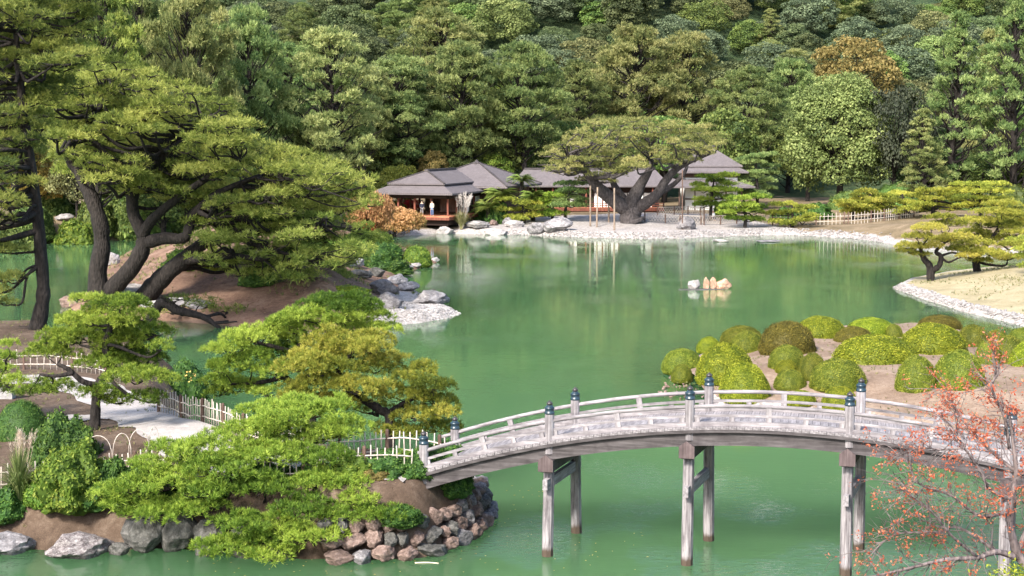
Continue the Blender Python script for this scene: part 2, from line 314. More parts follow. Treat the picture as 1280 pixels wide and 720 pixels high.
class MB:
    def __init__(s): s.v = []; s.q = []; s.t = []; s.a = []; s.n = 0; s.uv = None
    def add(s, v, quads=None, tris=None, tint=None):
        v = np.asarray(v, float).reshape(-1, 3); k = len(v)
        s.v.append(v); s.a.append(np.full(k, 0.5) if tint is None else np.asarray(tint, float))
        if quads is not None and len(quads): s.q.append(np.asarray(quads, int).reshape(-1, 4) + s.n)
        if tris is not None and len(tris): s.t.append(np.asarray(tris, int).reshape(-1, 3) + s.n)
        s.n += k
    def box(s, c, size, rz=0.0, M=None):
        sx, sy, sz = [x / 2 for x in size]
        v = np.array([[x, y, z] for z in (-sz, sz) for y in (-sy, sy) for x in (-sx, sx)])
        if rz: 
            cc, ss = math.cos(rz), math.sin(rz); v = v @ np.array([[cc, ss, 0], [-ss, cc, 0], [0, 0, 1]])
        if M is not None: v = v @ np.asarray(M).T
        s.add(v + np.asarray(c, float), [[0, 2, 3, 1], [4, 5, 7, 6], [0, 1, 5, 4], [2, 6, 7, 3], [0, 4, 6, 2], [1, 3, 7, 5]])
    def bar(s, a, b, w, h=None, roll_up=(0, 0, 1)):
        a = np.asarray(a, float); b = np.asarray(b, float); d = b - a; ln = np.linalg.norm(d); d /= ln
        up = np.asarray(roll_up, float)
        if abs(d @ up) > 0.98: up = np.array([0, 1.0, 0])
        y = np.cross(up, d); y /= np.linalg.norm(y); z = np.cross(d, y)
        s.box((a + b) / 2, (ln, w, h or w), M=np.stack([d, y, z], 1))
    def tube(s, pts, rad, sides=8, per=5, wob=0.0, rng=None, cap=True, smooth=True):
        p = np.asarray(pts, float); rad = np.asarray(rad, float)
        if len(rad) != len(p): rad = np.linspace(rad[0], rad[-1], len(p))
        if smooth and len(p) > 2:
            c = catmull(p, per); r = np.interp(np.linspace(0, len(p) - 1, len(c)), np.arange(len(p)), rad)
        else: c, r = p, rad
        if wob and rng is not None: r = r * (1 + wob * rng.normal(size=len(r)))
        T = np.gradient(c, axis=0); T /= np.linalg.norm(T, axis=1)[:, None] + 1e-9
        ref = np.array([0.31, 0.95, 0.1]) if abs(T[0] @ np.array([0.31, 0.95, 0.1])) < 0.9 else np.array([1.0, 0, 0])
        u = np.cross(T, ref); u /= np.linalg.norm(u, axis=1)[:, None] + 1e-9; w = np.cross(T, u)
        an = np.linspace(0, 2 * np.pi, sides, endpoint=False)
        ring = c[:, None, :] + r[:, None, None] * (np.cos(an)[None, :, None] * u[:, None, :] + np.sin(an)[None, :, None] * w[:, None, :])
        n = len(c); v = ring.reshape(-1, 3)
        i = np.arange(n - 1)[:, None] * sides; j = np.arange(sides)[None, :]; k = (j + 1) % sides
        q = np.stack([i + j, i + k, i + k + sides, i + j + sides], -1).reshape(-1, 4)
        tr = None
        if cap:
            v = np.vstack([v, c[0], c[-1]]); jj = np.arange(sides); kk = (jj + 1) % sides
            tr = np.vstack([np.stack([kk, jj, np.full(sides, n * sides)], 1), np.stack([jj + (n - 1) * sides, kk + (n - 1) * sides, np.full(sides, n * sides + 1)], 1)])
        s.add(v, q, tr)
    def lathe(s, prof, c=(0, 0, 0), sides=14):
        """prof: list of (r, z)"""
        prof = np.asarray(prof, float); n = len(prof); an = np.linspace(0, 2 * np.pi, sides, endpoint=False)
        v = np.stack([prof[:, 0][:, None] * np.cos(an), prof[:, 0][:, None] * np.sin(an), np.repeat(prof[:, 1][:, None], sides, 1)], -1).reshape(-1, 3)
        i = np.arange(n - 1)[:, None] * sides; j = np.arange(sides)[None, :]; k = (j + 1) % sides
        q = np.stack([i + j, i + k, i + k + sides, i + j + sides], -1).reshape(-1, 4)
        v = np.vstack([v, [0, 0, prof[0, 1]], [0, 0, prof[-1, 1]]]); jj = np.arange(sides); kk = (jj + 1) % sides
        tr = np.vstack([np.stack([kk, jj, np.full(sides, n * sides)], 1), np.stack([jj + (n - 1) * sides, kk + (n - 1) * sides, np.full(sides, n * sides + 1)], 1)])
        s.add(v + np.asarray(c, float), q, tr)
    def needles(s, p, nrm, Ln, w, n, rng, spread=0.6, tint=None):
        """n needles radiating from each point around its shoot direction, one triangle each"""
        k = len(p)
        if k == 0: return
        d = nrm[:, None, :] * 0.8 + rng.normal(size=(k, n, 3)) * spread
        d /= np.linalg.norm(d, axis=2)[..., None] + 1e-9
        ln = Ln * rng.uniform(0.65, 1.15, (k, n, 1))
        side = np.cross(d, rng.normal(size=(k, n, 3))); side /= np.linalg.norm(side, axis=2)[..., None] + 1e-9
        b = p[:, None, :] + d * ln * 0.05; tip = p[:, None, :] + d * ln
        mid = p[:, None, :] + d * ln * 0.45
        v = np.stack([b, mid + side * w / 2, tip, mid - side * w / 2], 2).reshape(-1, 3)
        t = rng.random(k) if tint is None else tint
        t = np.clip(t[:, None] + rng.normal(size=(k, n)) * 0.12, 0, 1)
        s.add(v, np.arange(k * n * 4).reshape(-1, 4), None, np.repeat(t.reshape(-1), 4))
    def leaves(s, p, nrm, size, rng, jit=0.7, tint=None, aspect=0.55):
        k = len(p)
        if k == 0: return
        nn = nrm + rng.normal(size=(k, 3)) * jit; nn /= np.linalg.norm(nn, axis=1)[:, None] + 1e-9
        a = np.cross(nn, rng.normal(size=(k, 3))); a /= np.linalg.norm(a, axis=1)[:, None] + 1e-9; b = np.cross(nn, a)
        sz = size * rng.uniform(0.6, 1.25, (k, 1))
        v = np.stack([p - a * sz * 0.5, p + b * sz * aspect * 0.5 + nn * sz * 0.12, p + a * sz * 0.5, p - b * sz * aspect * 0.5 + nn * sz * 0.12], 1).reshape(-1, 3)
        t = rng.random(k) if tint is None else tint
        s.add(v, np.arange(k * 4).reshape(-1, 4), None, np.repeat(t, 4))
    def mesh(s, name, mats, smooth=False, attr='tint'):
        v = np.vstack(s.v); q = np.vstack(s.q) if s.q else np.zeros((0, 4), int); t = np.vstack(s.t) if s.t else np.zeros((0, 3), int)
        me = bpy.data.meshes.new(name); me.vertices.add(len(v)); me.vertices.foreach_set('co', v.astype(np.float32).ravel())
        nl = len(q) * 4 + len(t) * 3; me.loops.add(nl)
        me.loops.foreach_set('vertex_index', np.concatenate([q.ravel(), t.ravel()]).astype(np.int32))
        me.polygons.add(len(q) + len(t))
        st = np.concatenate([np.arange(len(q)) * 4, len(q) * 4 + np.arange(len(t)) * 3]).astype(np.int32)
        me.polygons.foreach_set('loop_start', st)
        me.polygons.foreach_set('use_smooth', np.full(len(q) + len(t), bool(smooth)))
        me.update(calc_edges=True)
        if attr:
            a = me.attributes.new(attr, 'FLOAT', 'POINT'); a.data.foreach_set('value', np.concatenate(s.a).astype(np.float32))
        for m in (mats if isinstance(mats, (list, tuple)) else [mats]): me.materials.append(MAT[m])
        return me

def link(name, data, parent=None, loc=None, rot=None, scale=None):
    o = bpy.data.objects.new(name, data); COL.objects.link(o)
    if parent is not None: o.parent = parent
    if loc is not None: o.location = loc
    if rot is not None: o.rotation_euler = rot
    if scale is not None: o.scale = scale
    return o
def tag(o, label=None, cat=None, group=None, kind=None):
    if label: o['label'] = label
    if cat: o['category'] = cat
    if group: o['group'] = group
    if kind: o['kind'] = kind
    return o
def root(name, loc, label, cat, group=None, rz=0.0):
    o = link(name, None, None, tuple(loc), (0, 0, rz)); o.empty_display_size = 0.3
    return tag(o, label, cat, group)

# ------------------------------------------------------------------ land: height from the distance to a shoreline
def sdf(poly, x, y):
    p = np.asarray(poly, float)[:, :2]; x = np.asarray(x, float); y = np.asarray(y, float)
    d = np.full(x.shape, 1e18); ins = np.zeros(x.shape, bool)
    for i in range(len(p)):
        a, b = p[i - 1], p[i]; e = b - a
        t = np.clip(((x - a[0]) * e[0] + (y - a[1]) * e[1]) / (e @ e + 1e-12), 0, 1)
        d = np.minimum(d, (x - a[0] - t * e[0]) ** 2 + (y - a[1] - t * e[1]) ** 2)
        c = ((a[1] > y) != (b[1] > y)) & (x < (b[0] - a[0]) * (y - a[1]) / (b[1] - a[1] + 1e-12) + a[0]); ins ^= c
    d = np.sqrt(d); return np.where(ins, d, -d)
def sm(e0, e1, x):
    t = np.clip((x - e0) / (e1 - e0), 0, 1); return t * t * (3 - 2 * t)
def wob(x, y, s, seed=0.0):
    return (np.sin(x * s * 1.3 + seed) * np.cos(y * s * 1.7 + seed * 2.1) + 0.5 * np.sin(x * s * 2.9 + y * s * 2.3 + seed * 3.3) + 0.3 * np.sin(x * s * 6.1 - y * s * 5.3 + seed))
def px_poly(lst):
    return np.array([P(*(t if len(t) == 3 else (t[0], t[1], 0.0)))[:2] for t in lst])

class Land:
    def __init__(s, poly, hfun): s.poly = np.asarray(poly, float); s.hf = hfun
    def z(s, x, y):
        x = np.asarray(x, float); y = np.asarray(y, float); return s.hf(sdf(s.poly, x, y), x, y)
    def on(s, px, py):
        h = 1.0
        for _ in range(12):
            p = P(px, py, h); h = 0.5 * h + 0.5 * float(s.z(p[0], p[1]))
        p = P(px, py, h); p[2] = float(s.z(p[0], p[1])); return p
    def seat(s, px, Y):
        p = at(px, 600, Y); p[2] = float(s.z(p[0], p[1])); return p
    def build(s, name, mat, x0, x1, y0, y1, res, zone=None, cut=-0.7):
        xs = np.arange(x0, x1 + res, res); ys = np.arange(y0, y1 + res, res); X, Y = np.meshgrid(xs, ys); Z = s.z(X, Y)
        ny, nx = X.shape; idx = np.arange(nx * ny).reshape(ny, nx)
        q = np.stack([idx[:-1, :-1], idx[:-1, 1:], idx[1:, 1:], idx[1:, :-1]], -1).reshape(-1, 4)
        keep = (Z.ravel()[q] > cut).any(1); q = q[keep]
        used = np.unique(q); mp = np.full(nx * ny, -1); mp[used] = np.arange(len(used))
        m = MB(); zn = np.zeros(X.shape) if zone is None else zone(sdf(s.poly, X, Y), X, Y)
        m.add(np.stack([X.ravel(), Y.ravel(), Z.ravel()], 1)[used], mp[q], None, zn.ravel()[used])
        o = link(name, m.mesh(name, mat, True, 'zone')); o['kind'] = 'structure'; return o

# near-left garden bank (path, fences, front pines)
polyC = np.vstack([px_poly([(-200, 695), (-60, 692), (0, 689), (60, 692), (140, 690), (220, 689), (330, 694), (420, 699), (470, 699), (520, 697), (560, 685), (592, 666), (606, 646)]),
                   np.array([P(607, 610, 1.0)[:2], P(575, 566, 1.9)[:2], P(450, 552, 1.9)[:2], P(380, 535, 1.9)[:2], P(310, 512, 1.9)[:2], P(262, 480, 1.9)[:2], P(245, 447, 1.0)[:2],
                             P(205, 440, 0.5)[:2], P(150, 428, 1.0)[:2], P(100, 414, 1.0)[:2], P(72, 406, .5)[:2], P(64, 398, 1)[:2], P(40, 392, 1.6)[:2], P(-30, 391, 1.6)[:2], P(-250, 400, 1.6)[:2]])])
mound = P(120, 545, 1.8)
def hC(d, x, y):
    hp = 1.22 + 0.35 * sm(-13.8, -9.5, x) + 0.30 * sm(-9, -3, x) + 0.3 * sm(45.5, 52, y)
    h = -0.9 + (0.9 + hp) * sm(-0.5, 0.6 + 1.0 * sm(47, 52, y) + 0.8 * sm(-5, -9, x), d + 0.1 * wob(x, y, 1.1, 1.0))
    h = h + 0.2 * np.exp(-(((x + 2.9) / 1.4) ** 2 + ((y - 43.6) / 1.6) ** 2)) * sm(0.2, 1.0, d)
    h = h + 0.38 * np.exp(-(((x - mound[0]) / 2.6) ** 2 + ((y - mound[1]) / 1.9) ** 2)) + 0.02 * wob(x, y, 0.9, 2) * sm(0, 2, d)
    return h
LC = Land(polyC, hC)
# wooded peninsula with the spit of pale stones
polyB = px_poly([(84, 396), (80, 384), (95, 372), (108, 352), (116, 337), (132, 328), (150, 318), (210, 312), (350, 308), (450, 305), (500, 310), (532, 318), (552, 328), (527, 337), (510, 343), (503, 352), (525, 364), (556, 378), (582, 391),
                 (566, 399), (530, 405), (490, 410), (440, 414), (390, 415), (330, 412), (290, 409), (250, 406), (215, 403), (180, 401), (130, 399)])
spit = np.array([P(455, 413), P(500, 409), P(540, 404), P(586, 392), P(556, 376), P(524, 366), P(500, 372), P(478, 388)])[:, :2]
def hB(d, x, y):
    ds = sdf(spit, x, y)
    low = sm(1.0, -5.0, ds)
    h = -0.8 + 1.25 * sm(-1.2, 1.6, d) + (0.2 + 2.3 * low) * sm(0.5, 11, d) * (1 + 0.1 * wob(x, y, 0.25, 4)) + 0.05 * wob(x, y, 0.8, 2)
    return h
LB = Land(polyB, hB)
# far shore, garden and hill
polyA = np.vstack([px_poly([(-300, 326), (-150, 322), (-60, 316), (20, 308), (60, 304), (110, 302), (200, 299), (350, 297), (480, 296), (530, 294), (545, 292), (600, 293), (660, 294), (720, 297), (800, 299), (850, 298), (900, 296), (960, 294), (1010, 295),
                            (1060, 298), (1105, 304), (1150, 311), (1200, 316), (1290, 318), (1500, 320)]), np.array([[260, 150], [420, 300], [420, 900], [-420, 900], [-420, 200]])])
hillpt = P(1205, 285, 1.5)
bankpt = P(60, 290, 1.5)
def hA(d, x, y):
    h = -0.7 + 1.3 * sm(-1.5, 2.0, d) + 0.75 * sm(2, 22, d) + 0.05 * wob(x, y, 0.4, 3)
    h = h + 1.3 * np.exp(-(((x - hillpt[0]) / 9) ** 2 + ((y - hillpt[1] - 4) / 8) ** 2)) * sm(0, 6, d)
    h = h + 2.2 * np.exp(-(((x - bankpt[0]) / 11) ** 2 + ((y - bankpt[1] - 9) / 9) ** 2)) * sm(0, 7, d)
    y2 = y + 0.12 * x * (x < 0) + 5 * wob(x, y, 0.02, 5)
    up = np.clip(y2 - 230, 0, 540); h = h + 0.52 * up * up / (up + 45) + 1.5 * wob(x, y, 0.03, 7) * sm(240, 300, y)
    return h
LA = Land(polyA, hA)
# clipped azalea island; right lawn
polyD = np.vstack([px_poly([(816, 491), (828, 476), (845, 455), (890, 432), (960, 420), (1060, 416), (1150, 414), (1230, 421), (1310, 436), (1500, 452)]), np.array([[48, 50], [40, 30], [14.6, 34], [14.4, 42]]),
                   px_poly([(1260, 575), (1180, 552), (1120, 538), (1040, 526), (950, 516), (880, 508), (830, 499)])])
def hD(d, x, y):
    return -0.7 + 1.1 * sm(-0.9, 1.2, d) + 0.75 * sm(0.8, 6, d) + 1.0 * np.exp(-(((x - 15.8) / 2.2) ** 2 + ((y - 38) / 3.2) ** 2)) + 0.04 * wob(x, y, 0.9, 2)
LD = Land(polyD, hD)
polyE = px_poly([(1116, 361), (1128, 352), (1165, 345), (1215, 339), (1290, 333), (1500, 326), (1700, 380), (1600, 480), (1400, 440), (1290, 411), (1250, 401), (1200, 389), (1150, 373)])
def hE(d, x, y): return -0.7 + 1.05 * sm(-1.2, 0.9, d) + 0.95 * sm(0.8, 9, d) + 0.03 * wob(x, y, 0.5, 2)
LE = Land(polyE, hE)

beach = np.vstack([px_poly([(545, 300), (620, 302), (720, 306), (800, 308), (900, 304), (960, 300), (1020, 300)]), np.array([P(1000, 282, 1)[:2], P(900, 268, 1.2)[:2], P(800, 268, 1.2)[:2], P(690, 270, 1.2)[:2], P(600, 275, 1)[:2]])])
LC.build('garden_bank', 'earth', -30, 3, 38, 82, 0.3)
LB.build('peninsula', 'mulch', -38, -2, 86, 164, 0.45, lambda d, x, y: np.maximum(sm(-0.6, 0.5, sdf(spit, x, y)), 0.0))
LA.build('far_shore', 'farland', -110, 130, 140, 236, 0.9, lambda d, x, y: np.maximum(sm(-1.5, 1.5, sdf(beach, x, y)), sm(2.0, 1.0, d) * 0.8 * sm(-22, -16, x)))
hl = Land(polyA, lambda d, x, y: hA(d, x, y) - 0.05)
hl.build('hill', 'hill', -420, 420, 232, 760, 6.0, cut=-100)
LD.build('azalea_island', 'island_earth', 8, 44, 30, 92, 0.35, lambda d, x, y: sm(1.5, 0.4, d) * sm(19, 14, x) * 0.8)
LE.build('lawn', 'lawn', 24, 75, 70, 132, 0.5, lambda d, x, y: sm(1.3, 0.6, d))
# slope below the viewpoint, carries the red-leaved tree
polyN = np.array([[-60, 33], [-20, 34.5], [6, 34.5], [20, 33], [40, 29], [60, 20], [60, -20], [-60, -20]])
LN = Land(polyN, lambda d, x, y: -0.7 + 1.0 * sm(-1, 1.2, d) + np.minimum(0.30 * np.clip(d - 1.0, 0, 40), 8.6) + 0.05 * wob(x, y, 0.6, 2))
LN.build('viewpoint_slope', 'earth', -60, 60, -20, 37, 1.2)

m = MB(); m.add([[-420, -20, 0], [420, -20, 0], [420, 330, 0], [-420, 330, 0]], [[0, 1, 2, 3]])
link('water', m.mesh('water', 'water', False, None))['kind'] = 'structure'
m = MB(); m.add([[-1500, -400, -1.7], [1500, -400, -1.7], [1500, 2600, -1.7], [-1500, 2600, -1.7]], [[0, 1, 2, 3]])
link('ground', m.mesh('ground', 'earth', False, 'zone'))['kind'] = 'structure'

# paths: gravel sheets draped over the bank
def strip(name, line, w, land, mat, off=0.03):
    c = catmull(np.array([np.append(P(px, py, h)[:2], 0) for px, py, h in line]), 10); T = np.gradient(c, axis=0); T /= np.linalg.norm(T, axis=1)[:, None]
    nrm = np.stack([-T[:, 1], T[:, 0], T[:, 2] * 0], 1); k = 7; us = np.linspace(-0.5, 0.5, k); rg = rngf(3)
    v = []
    for i in range(len(c)):
        for u in us:
            q = c[i] + nrm[i] * (u * w + (0.12 * math.sin(i * 0.9 + u * 3) if abs(u) > 0.4 else 0)); v.append([q[0], q[1], float(land.z(q[0], q[1])) + off])
    n = len(c); i = np.arange(n - 1)[:, None] * k; j = np.arange(k - 1)[None, :]
    m = MB(); m.add(v, np.stack([i + j, i + j + k, i + j + k + 1, i + j + 1], -1).reshape(-1, 4), None, np.zeros(n * k))
    link(name, m.mesh(name, mat, True, 'zone'))['kind'] = 'structure'
strip('path', [(524, 586, 2.0), (490, 587, 1.93), (430, 587, 1.85), (340, 580, 1.8), (265, 560, 1.85), (218, 532, 1.95), (182, 505, 2.05), (140, 480, 2.05), (95, 464, 2.05), (40, 458, 2.05), (-60, 458, 2.05)], 2.3, LC, 'path')
strip('path', [(200, 517, 2.05), (155, 502, 2.05), (100, 504, 2.05), (50, 510, 2.05), (-60, 524, 2.05)], 1.3, LC, 'path', 0.036)


# ------------------------------------------------------------------ the arched bridge
BD = np.array([0.97193, -0.23525, 0.0]); BN = np.array([0.23525, 0.97193, 0.0]); BO = np.array([0.9924, 41.3294, 0]) + BN * 0.15
bc = BO + BD * 5.65 + BN * 1.15
bridge = root('arched_bridge', (bc[0], bc[1], 0), 'long arched grey wooden footbridge with low railings spanning the pond', 'bridge', None, math.atan2(BD[1], BD[0]))
def zd(x): return 3.68 - 0.0189 * np.asarray(x, float) ** 2
def curved(m, x0, x1, y0, y1, zlo, zhi, n=48):
    xs = np.linspace(x0, x1, n); v = []
    for x in xs:
        z = float(zd(x)); sl = -0.0378 * x; nx, nz = -sl / math.hypot(1, sl), 1 / math.hypot(1, sl)
        for y, o in ((y0, zlo), (y1, zlo), (y1, zhi), (y0, zhi)): v.append([x + nx * o, y, z + nz * o])
    q = []
    for i in range(n - 1):
        a = i * 4
        for k in range(4): q.append([a + k, a + (k + 1) % 4, a + 4 + (k + 1) % 4, a + 4 + k])
    q += [[0, 3, 2, 1], [4 * n - 4, 4 * n - 3, 4 * n - 2, 4 * n - 1]]
    m.add(v, np.array(q)[:, ::-1])
XE = 9.3
plank_me = []
for k in range(3):
    m = MB(); m.box((0, 0, -0.035), (0.195, 2.66 + 0.02 * k, 0.07)); plank_me.append(m.mesh('plank', 'wood_y', False, None))
xs = np.arange(-XE, XE, 0.205)
for i, x in enumerate(xs):
    link('plank', plank_me[i % 3], bridge, (x, 0.008 * ((i * 7) % 3 - 1), float(zd(x))), (0, math.atan(0.0378 * x), 0))
for sgn in (-1, 1):
    m = MB(); curved(m, -XE, XE, sgn * 1.31, sgn * 1.335 + sgn * 0.01, -0.15, -0.075); link('edge_board', m.mesh('edge_board', 'wood_grey', False, None), bridge)
    m = MB(); curved(m, -XE, XE, sgn * 1.02, sgn * 1.24, -0.50, -0.076); link('girder', m.mesh('girder', 'wood_grey', False, None), bridge)
    m = MB(); curved(m, -XE, XE, sgn * 1.07, sgn * 1.25, 0.004, 0.115); link('kerb_rail', m.mesh('kerb_rail', 'wood_x', False, None), bridge)
    m = MB(); curved(m, -XE, XE, sgn * 1.12, sgn * 1.20, 0.235, 0.30); link('middle_rail', m.mesh('middle_rail', 'wood_x', False, None), bridge)
    m = MB(); m.tube([[x, sgn * 1.16, float(zd(x)) + 0.51] for x in np.linspace(-XE, XE, 60)], [0.052, 0.052], 10, smooth=False); link('top_rail', m.mesh('top_rail', 'wood_x', True, None), bridge)
m = MB(); curved(m, -XE, XE, -0.12, 0.12, -0.48, -0.076); link('girder', m.mesh('girder', 'wood_grey', False, None), bridge)
PX = [-9.14, -5.69, -2.0, 2.02, 5.86, 9.14]
m = MB(); m.lathe([(0.125, -0.35), (0.125, 0.70), (0.115, 0.715)], sides=18); post_me = m.mesh('post', 'wood_z', False, None)
m = MB(); m.lathe([(0.128, 0), (0.135, 0.015), (0.135, 0.05), (0.122, 0.06), (0.122, 0.135), (0.133, 0.15), (0.133, 0.18), (0.10, 0.20), (0.085, 0.215), (0.075, 0.24)], sides=18); cap_me = m.mesh('cap', 'cap', True, None)
m = MB(); m.lathe([(0.06, 0.235), (0.072, 0.25), (0.085, 0.275), (0.08, 0.30), (0.045, 0.33), (0.018, 0.352), (0.004, 0.375)], sides=16); fin_me = m.mesh('finial', 'finial', True, None)
for x in PX:
    for sgn in (-1, 1):
        p = link('post', post_me, bridge, (x + 0.11 + 0.11 * sgn, sgn * 1.16, float(zd(x))))
        c = link('cap', cap_me, p, (0, 0, 0.702)); link('finial', fin_me, p, (0, 0, 0.702))
m = MB(); m.box((0, 0, 0.315), (0.15, 0.075, 0.40)); stud_t = m.mesh('strut', 'wood_z', False, None)
m = MB(); m.box((0, 0, 0.175), (0.13, 0.07, 0.125)); stud_s = m.mesh('strut', 'wood_z', False, None)
for i in range(5):
    a, b = PX[i], PX[i + 1]
    for f, me in ((0.05, stud_s), (0.27, stud_s), (0.5, stud_t), (0.73, stud_s), (0.95, stud_s)):
        for sgn in (-1, 1): link('strut', me, bridge, (a + (b - a) * f + 0.11 + 0.11 * sgn, sgn * 1.16, float(zd(a + (b - a) * f))), (0, math.atan(0.0378 * (a + (b - a) * f)), 0))
for x in PX[1:5]:
    z = float(zd(x)) - 0.5
    for sgn in (-1, 1):
        m = MB(); m.lathe([(0.165, 0), (0.155, 1.6), (0.145, z + 1.6 - 0.0)], sides=8)
        ob = link('leg', m.mesh('leg', 'leg', False, None), bridge, (x + 0.11 + 0.13 * sgn, sgn * 1.42, -1.6))
        ob.rotation_euler = (sgn * math.atan((1.42 - 1.09) / (z + 1.6)), 0, 0)
        # hexagonal end cap of the cross beam
        m = MB(); hx = np.array([[-0.2, -0.18], [0.2, -0.18], [0.2, 0.12], [0, 0.26], [-0.2, 0.12]])
        v = [[a, 0, b] for a, b in hx] + [[a, sgn * 0.06, b] for a, b in hx]
        m.add(v, [[i, (i + 1) % 5, 5 + (i + 1) % 5, 5 + i] for i in range(5)], [[0, 2, 1], [0, 3, 2], [0, 4, 3], [5, 6, 7], [5, 7, 8], [5, 8, 9]])
        link('end_cap', m.mesh('end_cap', 'wood_capbrown', False, None), bridge, (x + 0.11 + 0.14 * sgn, sgn * 1.47, z - 0.09))
    m = MB(); m.box((0, 0, 0), (0.30, 2.93, 0.30)); link('cross_beam', m.mesh('cross_beam', 'wood_grey', False, None), bridge, (x + 0.11, 0, z - 0.153), (0, 0, -0.095))
    m = MB(); m.box((0, 0, 0), (0.13, 3.1, 0.27)); link('tie_beam', m.mesh('tie_beam', 'wood_y', False, None), bridge, (x + 0.11, 0, 1.95), (0, 0, -0.095))

# ------------------------------------------------------------------ bamboo fences
pick_me = []
for k in range(4):
    m = MB(); h = 0.74 + 0.03 * k; m.tube([[0, 0, -0.05], [0.006 * k - 0.01, 0, h]], [0.022, 0.018], 6, smooth=False); pick_me.append(m.mesh('picket', 'bamboo', True, None))
m = MB(); m.lathe([(0.055, -0.25), (0.055, 0.78), (0.03, 0.82)], sides=10); fpost_me = m.mesh('post', 'brownwood', False, None)
def fence(line, label, land, gap=0.17, post_every=9, rails=(0.22, 0.56), scale=1.0):
    c = catmull(np.array([np.append(P(px, py, h)[:2], 0) for px, py, h in line]), 12)
    seg = np.linalg.norm(np.diff(c[:, :2], axis=0), axis=1); s = np.concatenate([[0], np.cumsum(seg)])
    n = int(s[-1] / gap); t = np.linspace(0, s[-1], n); x = np.interp(t, s, c[:, 0]); y = np.interp(t, s, c[:, 1]); z = land.z(x, y)
    r = root('bamboo_fence', (x[0], y[0], z[0]), label, 'fence'); o = np.array([x[0], y[0], z[0]]); rg = rngf(int(n * 7))
    for i in range(n):
        q = (x[i] - o[0], y[i] - o[1], z[i] - o[2] + rg.uniform(-0.02, 0.02))
        if i % post_every == 0: link('post', fpost_me, r, q, (0, 0, 0), (1, 1, scale))
        else: link('picket', pick_me[rg.integers(4)], r, q, (rg.normal() * 0.025, rg.normal() * 0.025, rg.random() * 6), (1, 1, scale))
    for hh in rails:
        m = MB(); m.tube(np.stack([x - o[0], y - o[1] - 0.03, z - o[2] + hh * scale], 1), [0.022, 0.022], 6, smooth=False); link('rail', m.mesh('rail', 'bamboo', True, None), r)
    return r
fence([(198, 501, 2.05), (240, 513, 2.05), (280, 527, 2.05), (312, 539, 2.05), (380, 555, 2.05), (440, 567, 2.05), (557, 575, 2.1)], 'pale bamboo picket fence on the water side of the path up to the bridge', LC, 0.175)
fence([(-60, 616, 1.3), (0, 611, 1.32), (60, 605, 1.4), (110, 601, 1.46), (165, 598, 1.55), (300, 600, 1.7), (400, 599, 1.82), (450, 597, 1.86), (514, 594, 1.98)], 'pale bamboo picket fence running behind the shrubs and overhanging front pine', LC, 0.18)
fence([(-40, 447, 2.05), (0, 446, 2.05), (50, 446, 2.05), (80, 447, 2.05), (128, 453, 2.05), (150, 462, 2.05)], 'low bamboo picket fence below the slender leaning pine trunk', LC, 0.26, 8)
for i, (a, b, py, hgt) in enumerate([(52, 75, 572, .5), (76, 102, 572, .55), (103, 140, 571, .62), (141, 164, 568, .62), (161, 186, 563, .62), (186, 199, 556, .55)]):
    p0 = LC.on(a, py + 4); p1 = LC.on(b, py); w = np.linalg.norm((p1 - p0)[:2]) * 1.0
    t = np.linspace(0, np.pi, 13); d = (p1 - p0); m = MB()
    pts = [np.array([d[0] * (0.5 - 0.5 * math.cos(k)), d[1] * (0.5 - 0.5 * math.cos(k)), d[2] * (0.5 - 0.5 * math.cos(k)) + hgt * 1.15 * math.sin(k) ** 0.8 - 0.03]) for k in t]
    m.tube(pts, [0.013, 0.013], 6, smooth=False)
    o = link('hoop_edging', m.mesh('hoop_edging', 'bamboo', True, None), None, tuple(p0)); tag(o, 'thin bent bamboo hoop edging the bare earth mound by the path', 'hoop', 'bamboo hoops round the mound')

# ------------------------------------------------------------------ stones
def ico(sub=3):
    import bmesh
    bm = bmesh.new(); bmesh.ops.create_icosphere(bm, subdivisions=sub, radius=1.0)
    v = np.array([x.co[:] for x in bm.verts]); f = np.array([[l.index for l in q.verts] for q in bm.faces]); bm.free(); return v, f
ICO3 = ico(3); ICO4 = ico(4)
def boulder(seed, planes=18, sub=ICO4, rough=0.13):
    rg = rngf(seed); v, f = sub; nn = rg.normal(size=(planes, 3)); nn /= np.linalg.norm(nn, axis=1)[:, None]; dd = rg.uniform(0.62, 1.0, planes)
    r = np.ones(len(v)) * 1.05
    for a, b in zip(nn, dd):
        k = v @ a; r = np.where(k > 0.05, np.minimum(r, b / np.maximum(k, 0.05)), r)
    r = r * (1 + rough * np.array([mnoise.fractal(Vector(x * 2.3 + seed), 1.0, 2.0, 4) for x in v]))
    return v * r[:, None], f
BOUL = [boulder(10 + i) for i in range(9)]
BCACHE = {}
def rock_me(k, mat):
    if (k, mat) not in BCACHE:
        m = MB(); m.add(BOUL[k][0], None, BOUL[k][1]); BCACHE[(k, mat)] = m.mesh('rock', mat, True, None)
        try: BCACHE[(k, mat)].set_sharp_from_angle(angle=math.radians(32))
        except Exception: pass
    return BCACHE[(k, mat)]
def rock(px, py, w, h, land, label, mat='rock', k=0, dz=0.0, group=None, rz=None, depth=None, name='boulder', flat=False):
    """px,py: middle of the foot in the picture; w,h in picture units at its own distance"""
    p = land.on(px, py) if land else P(px, py, 0.0)
    s = p[1] / F; rx = w * s / 2; hz = h * s
    ry = depth if depth else rx * 0.8
    c = p + np.array([0, ry * 0.5, 0])
    if land: c[2] = float(land.z(c[0], c[1]))
    o = link(name, rock_me(k % 9, mat), None, (c[0], c[1], c[2] + hz * 0.36 + dz), (0, 0, rz if rz is not None else k * 1.3), (rx * 1.08, ry, hz * 0.66))
    if rz is None: o.rotation_euler[2] = 0.25 * math.sin(k * 2.7)
    return tag(o, label, 'rock', group)
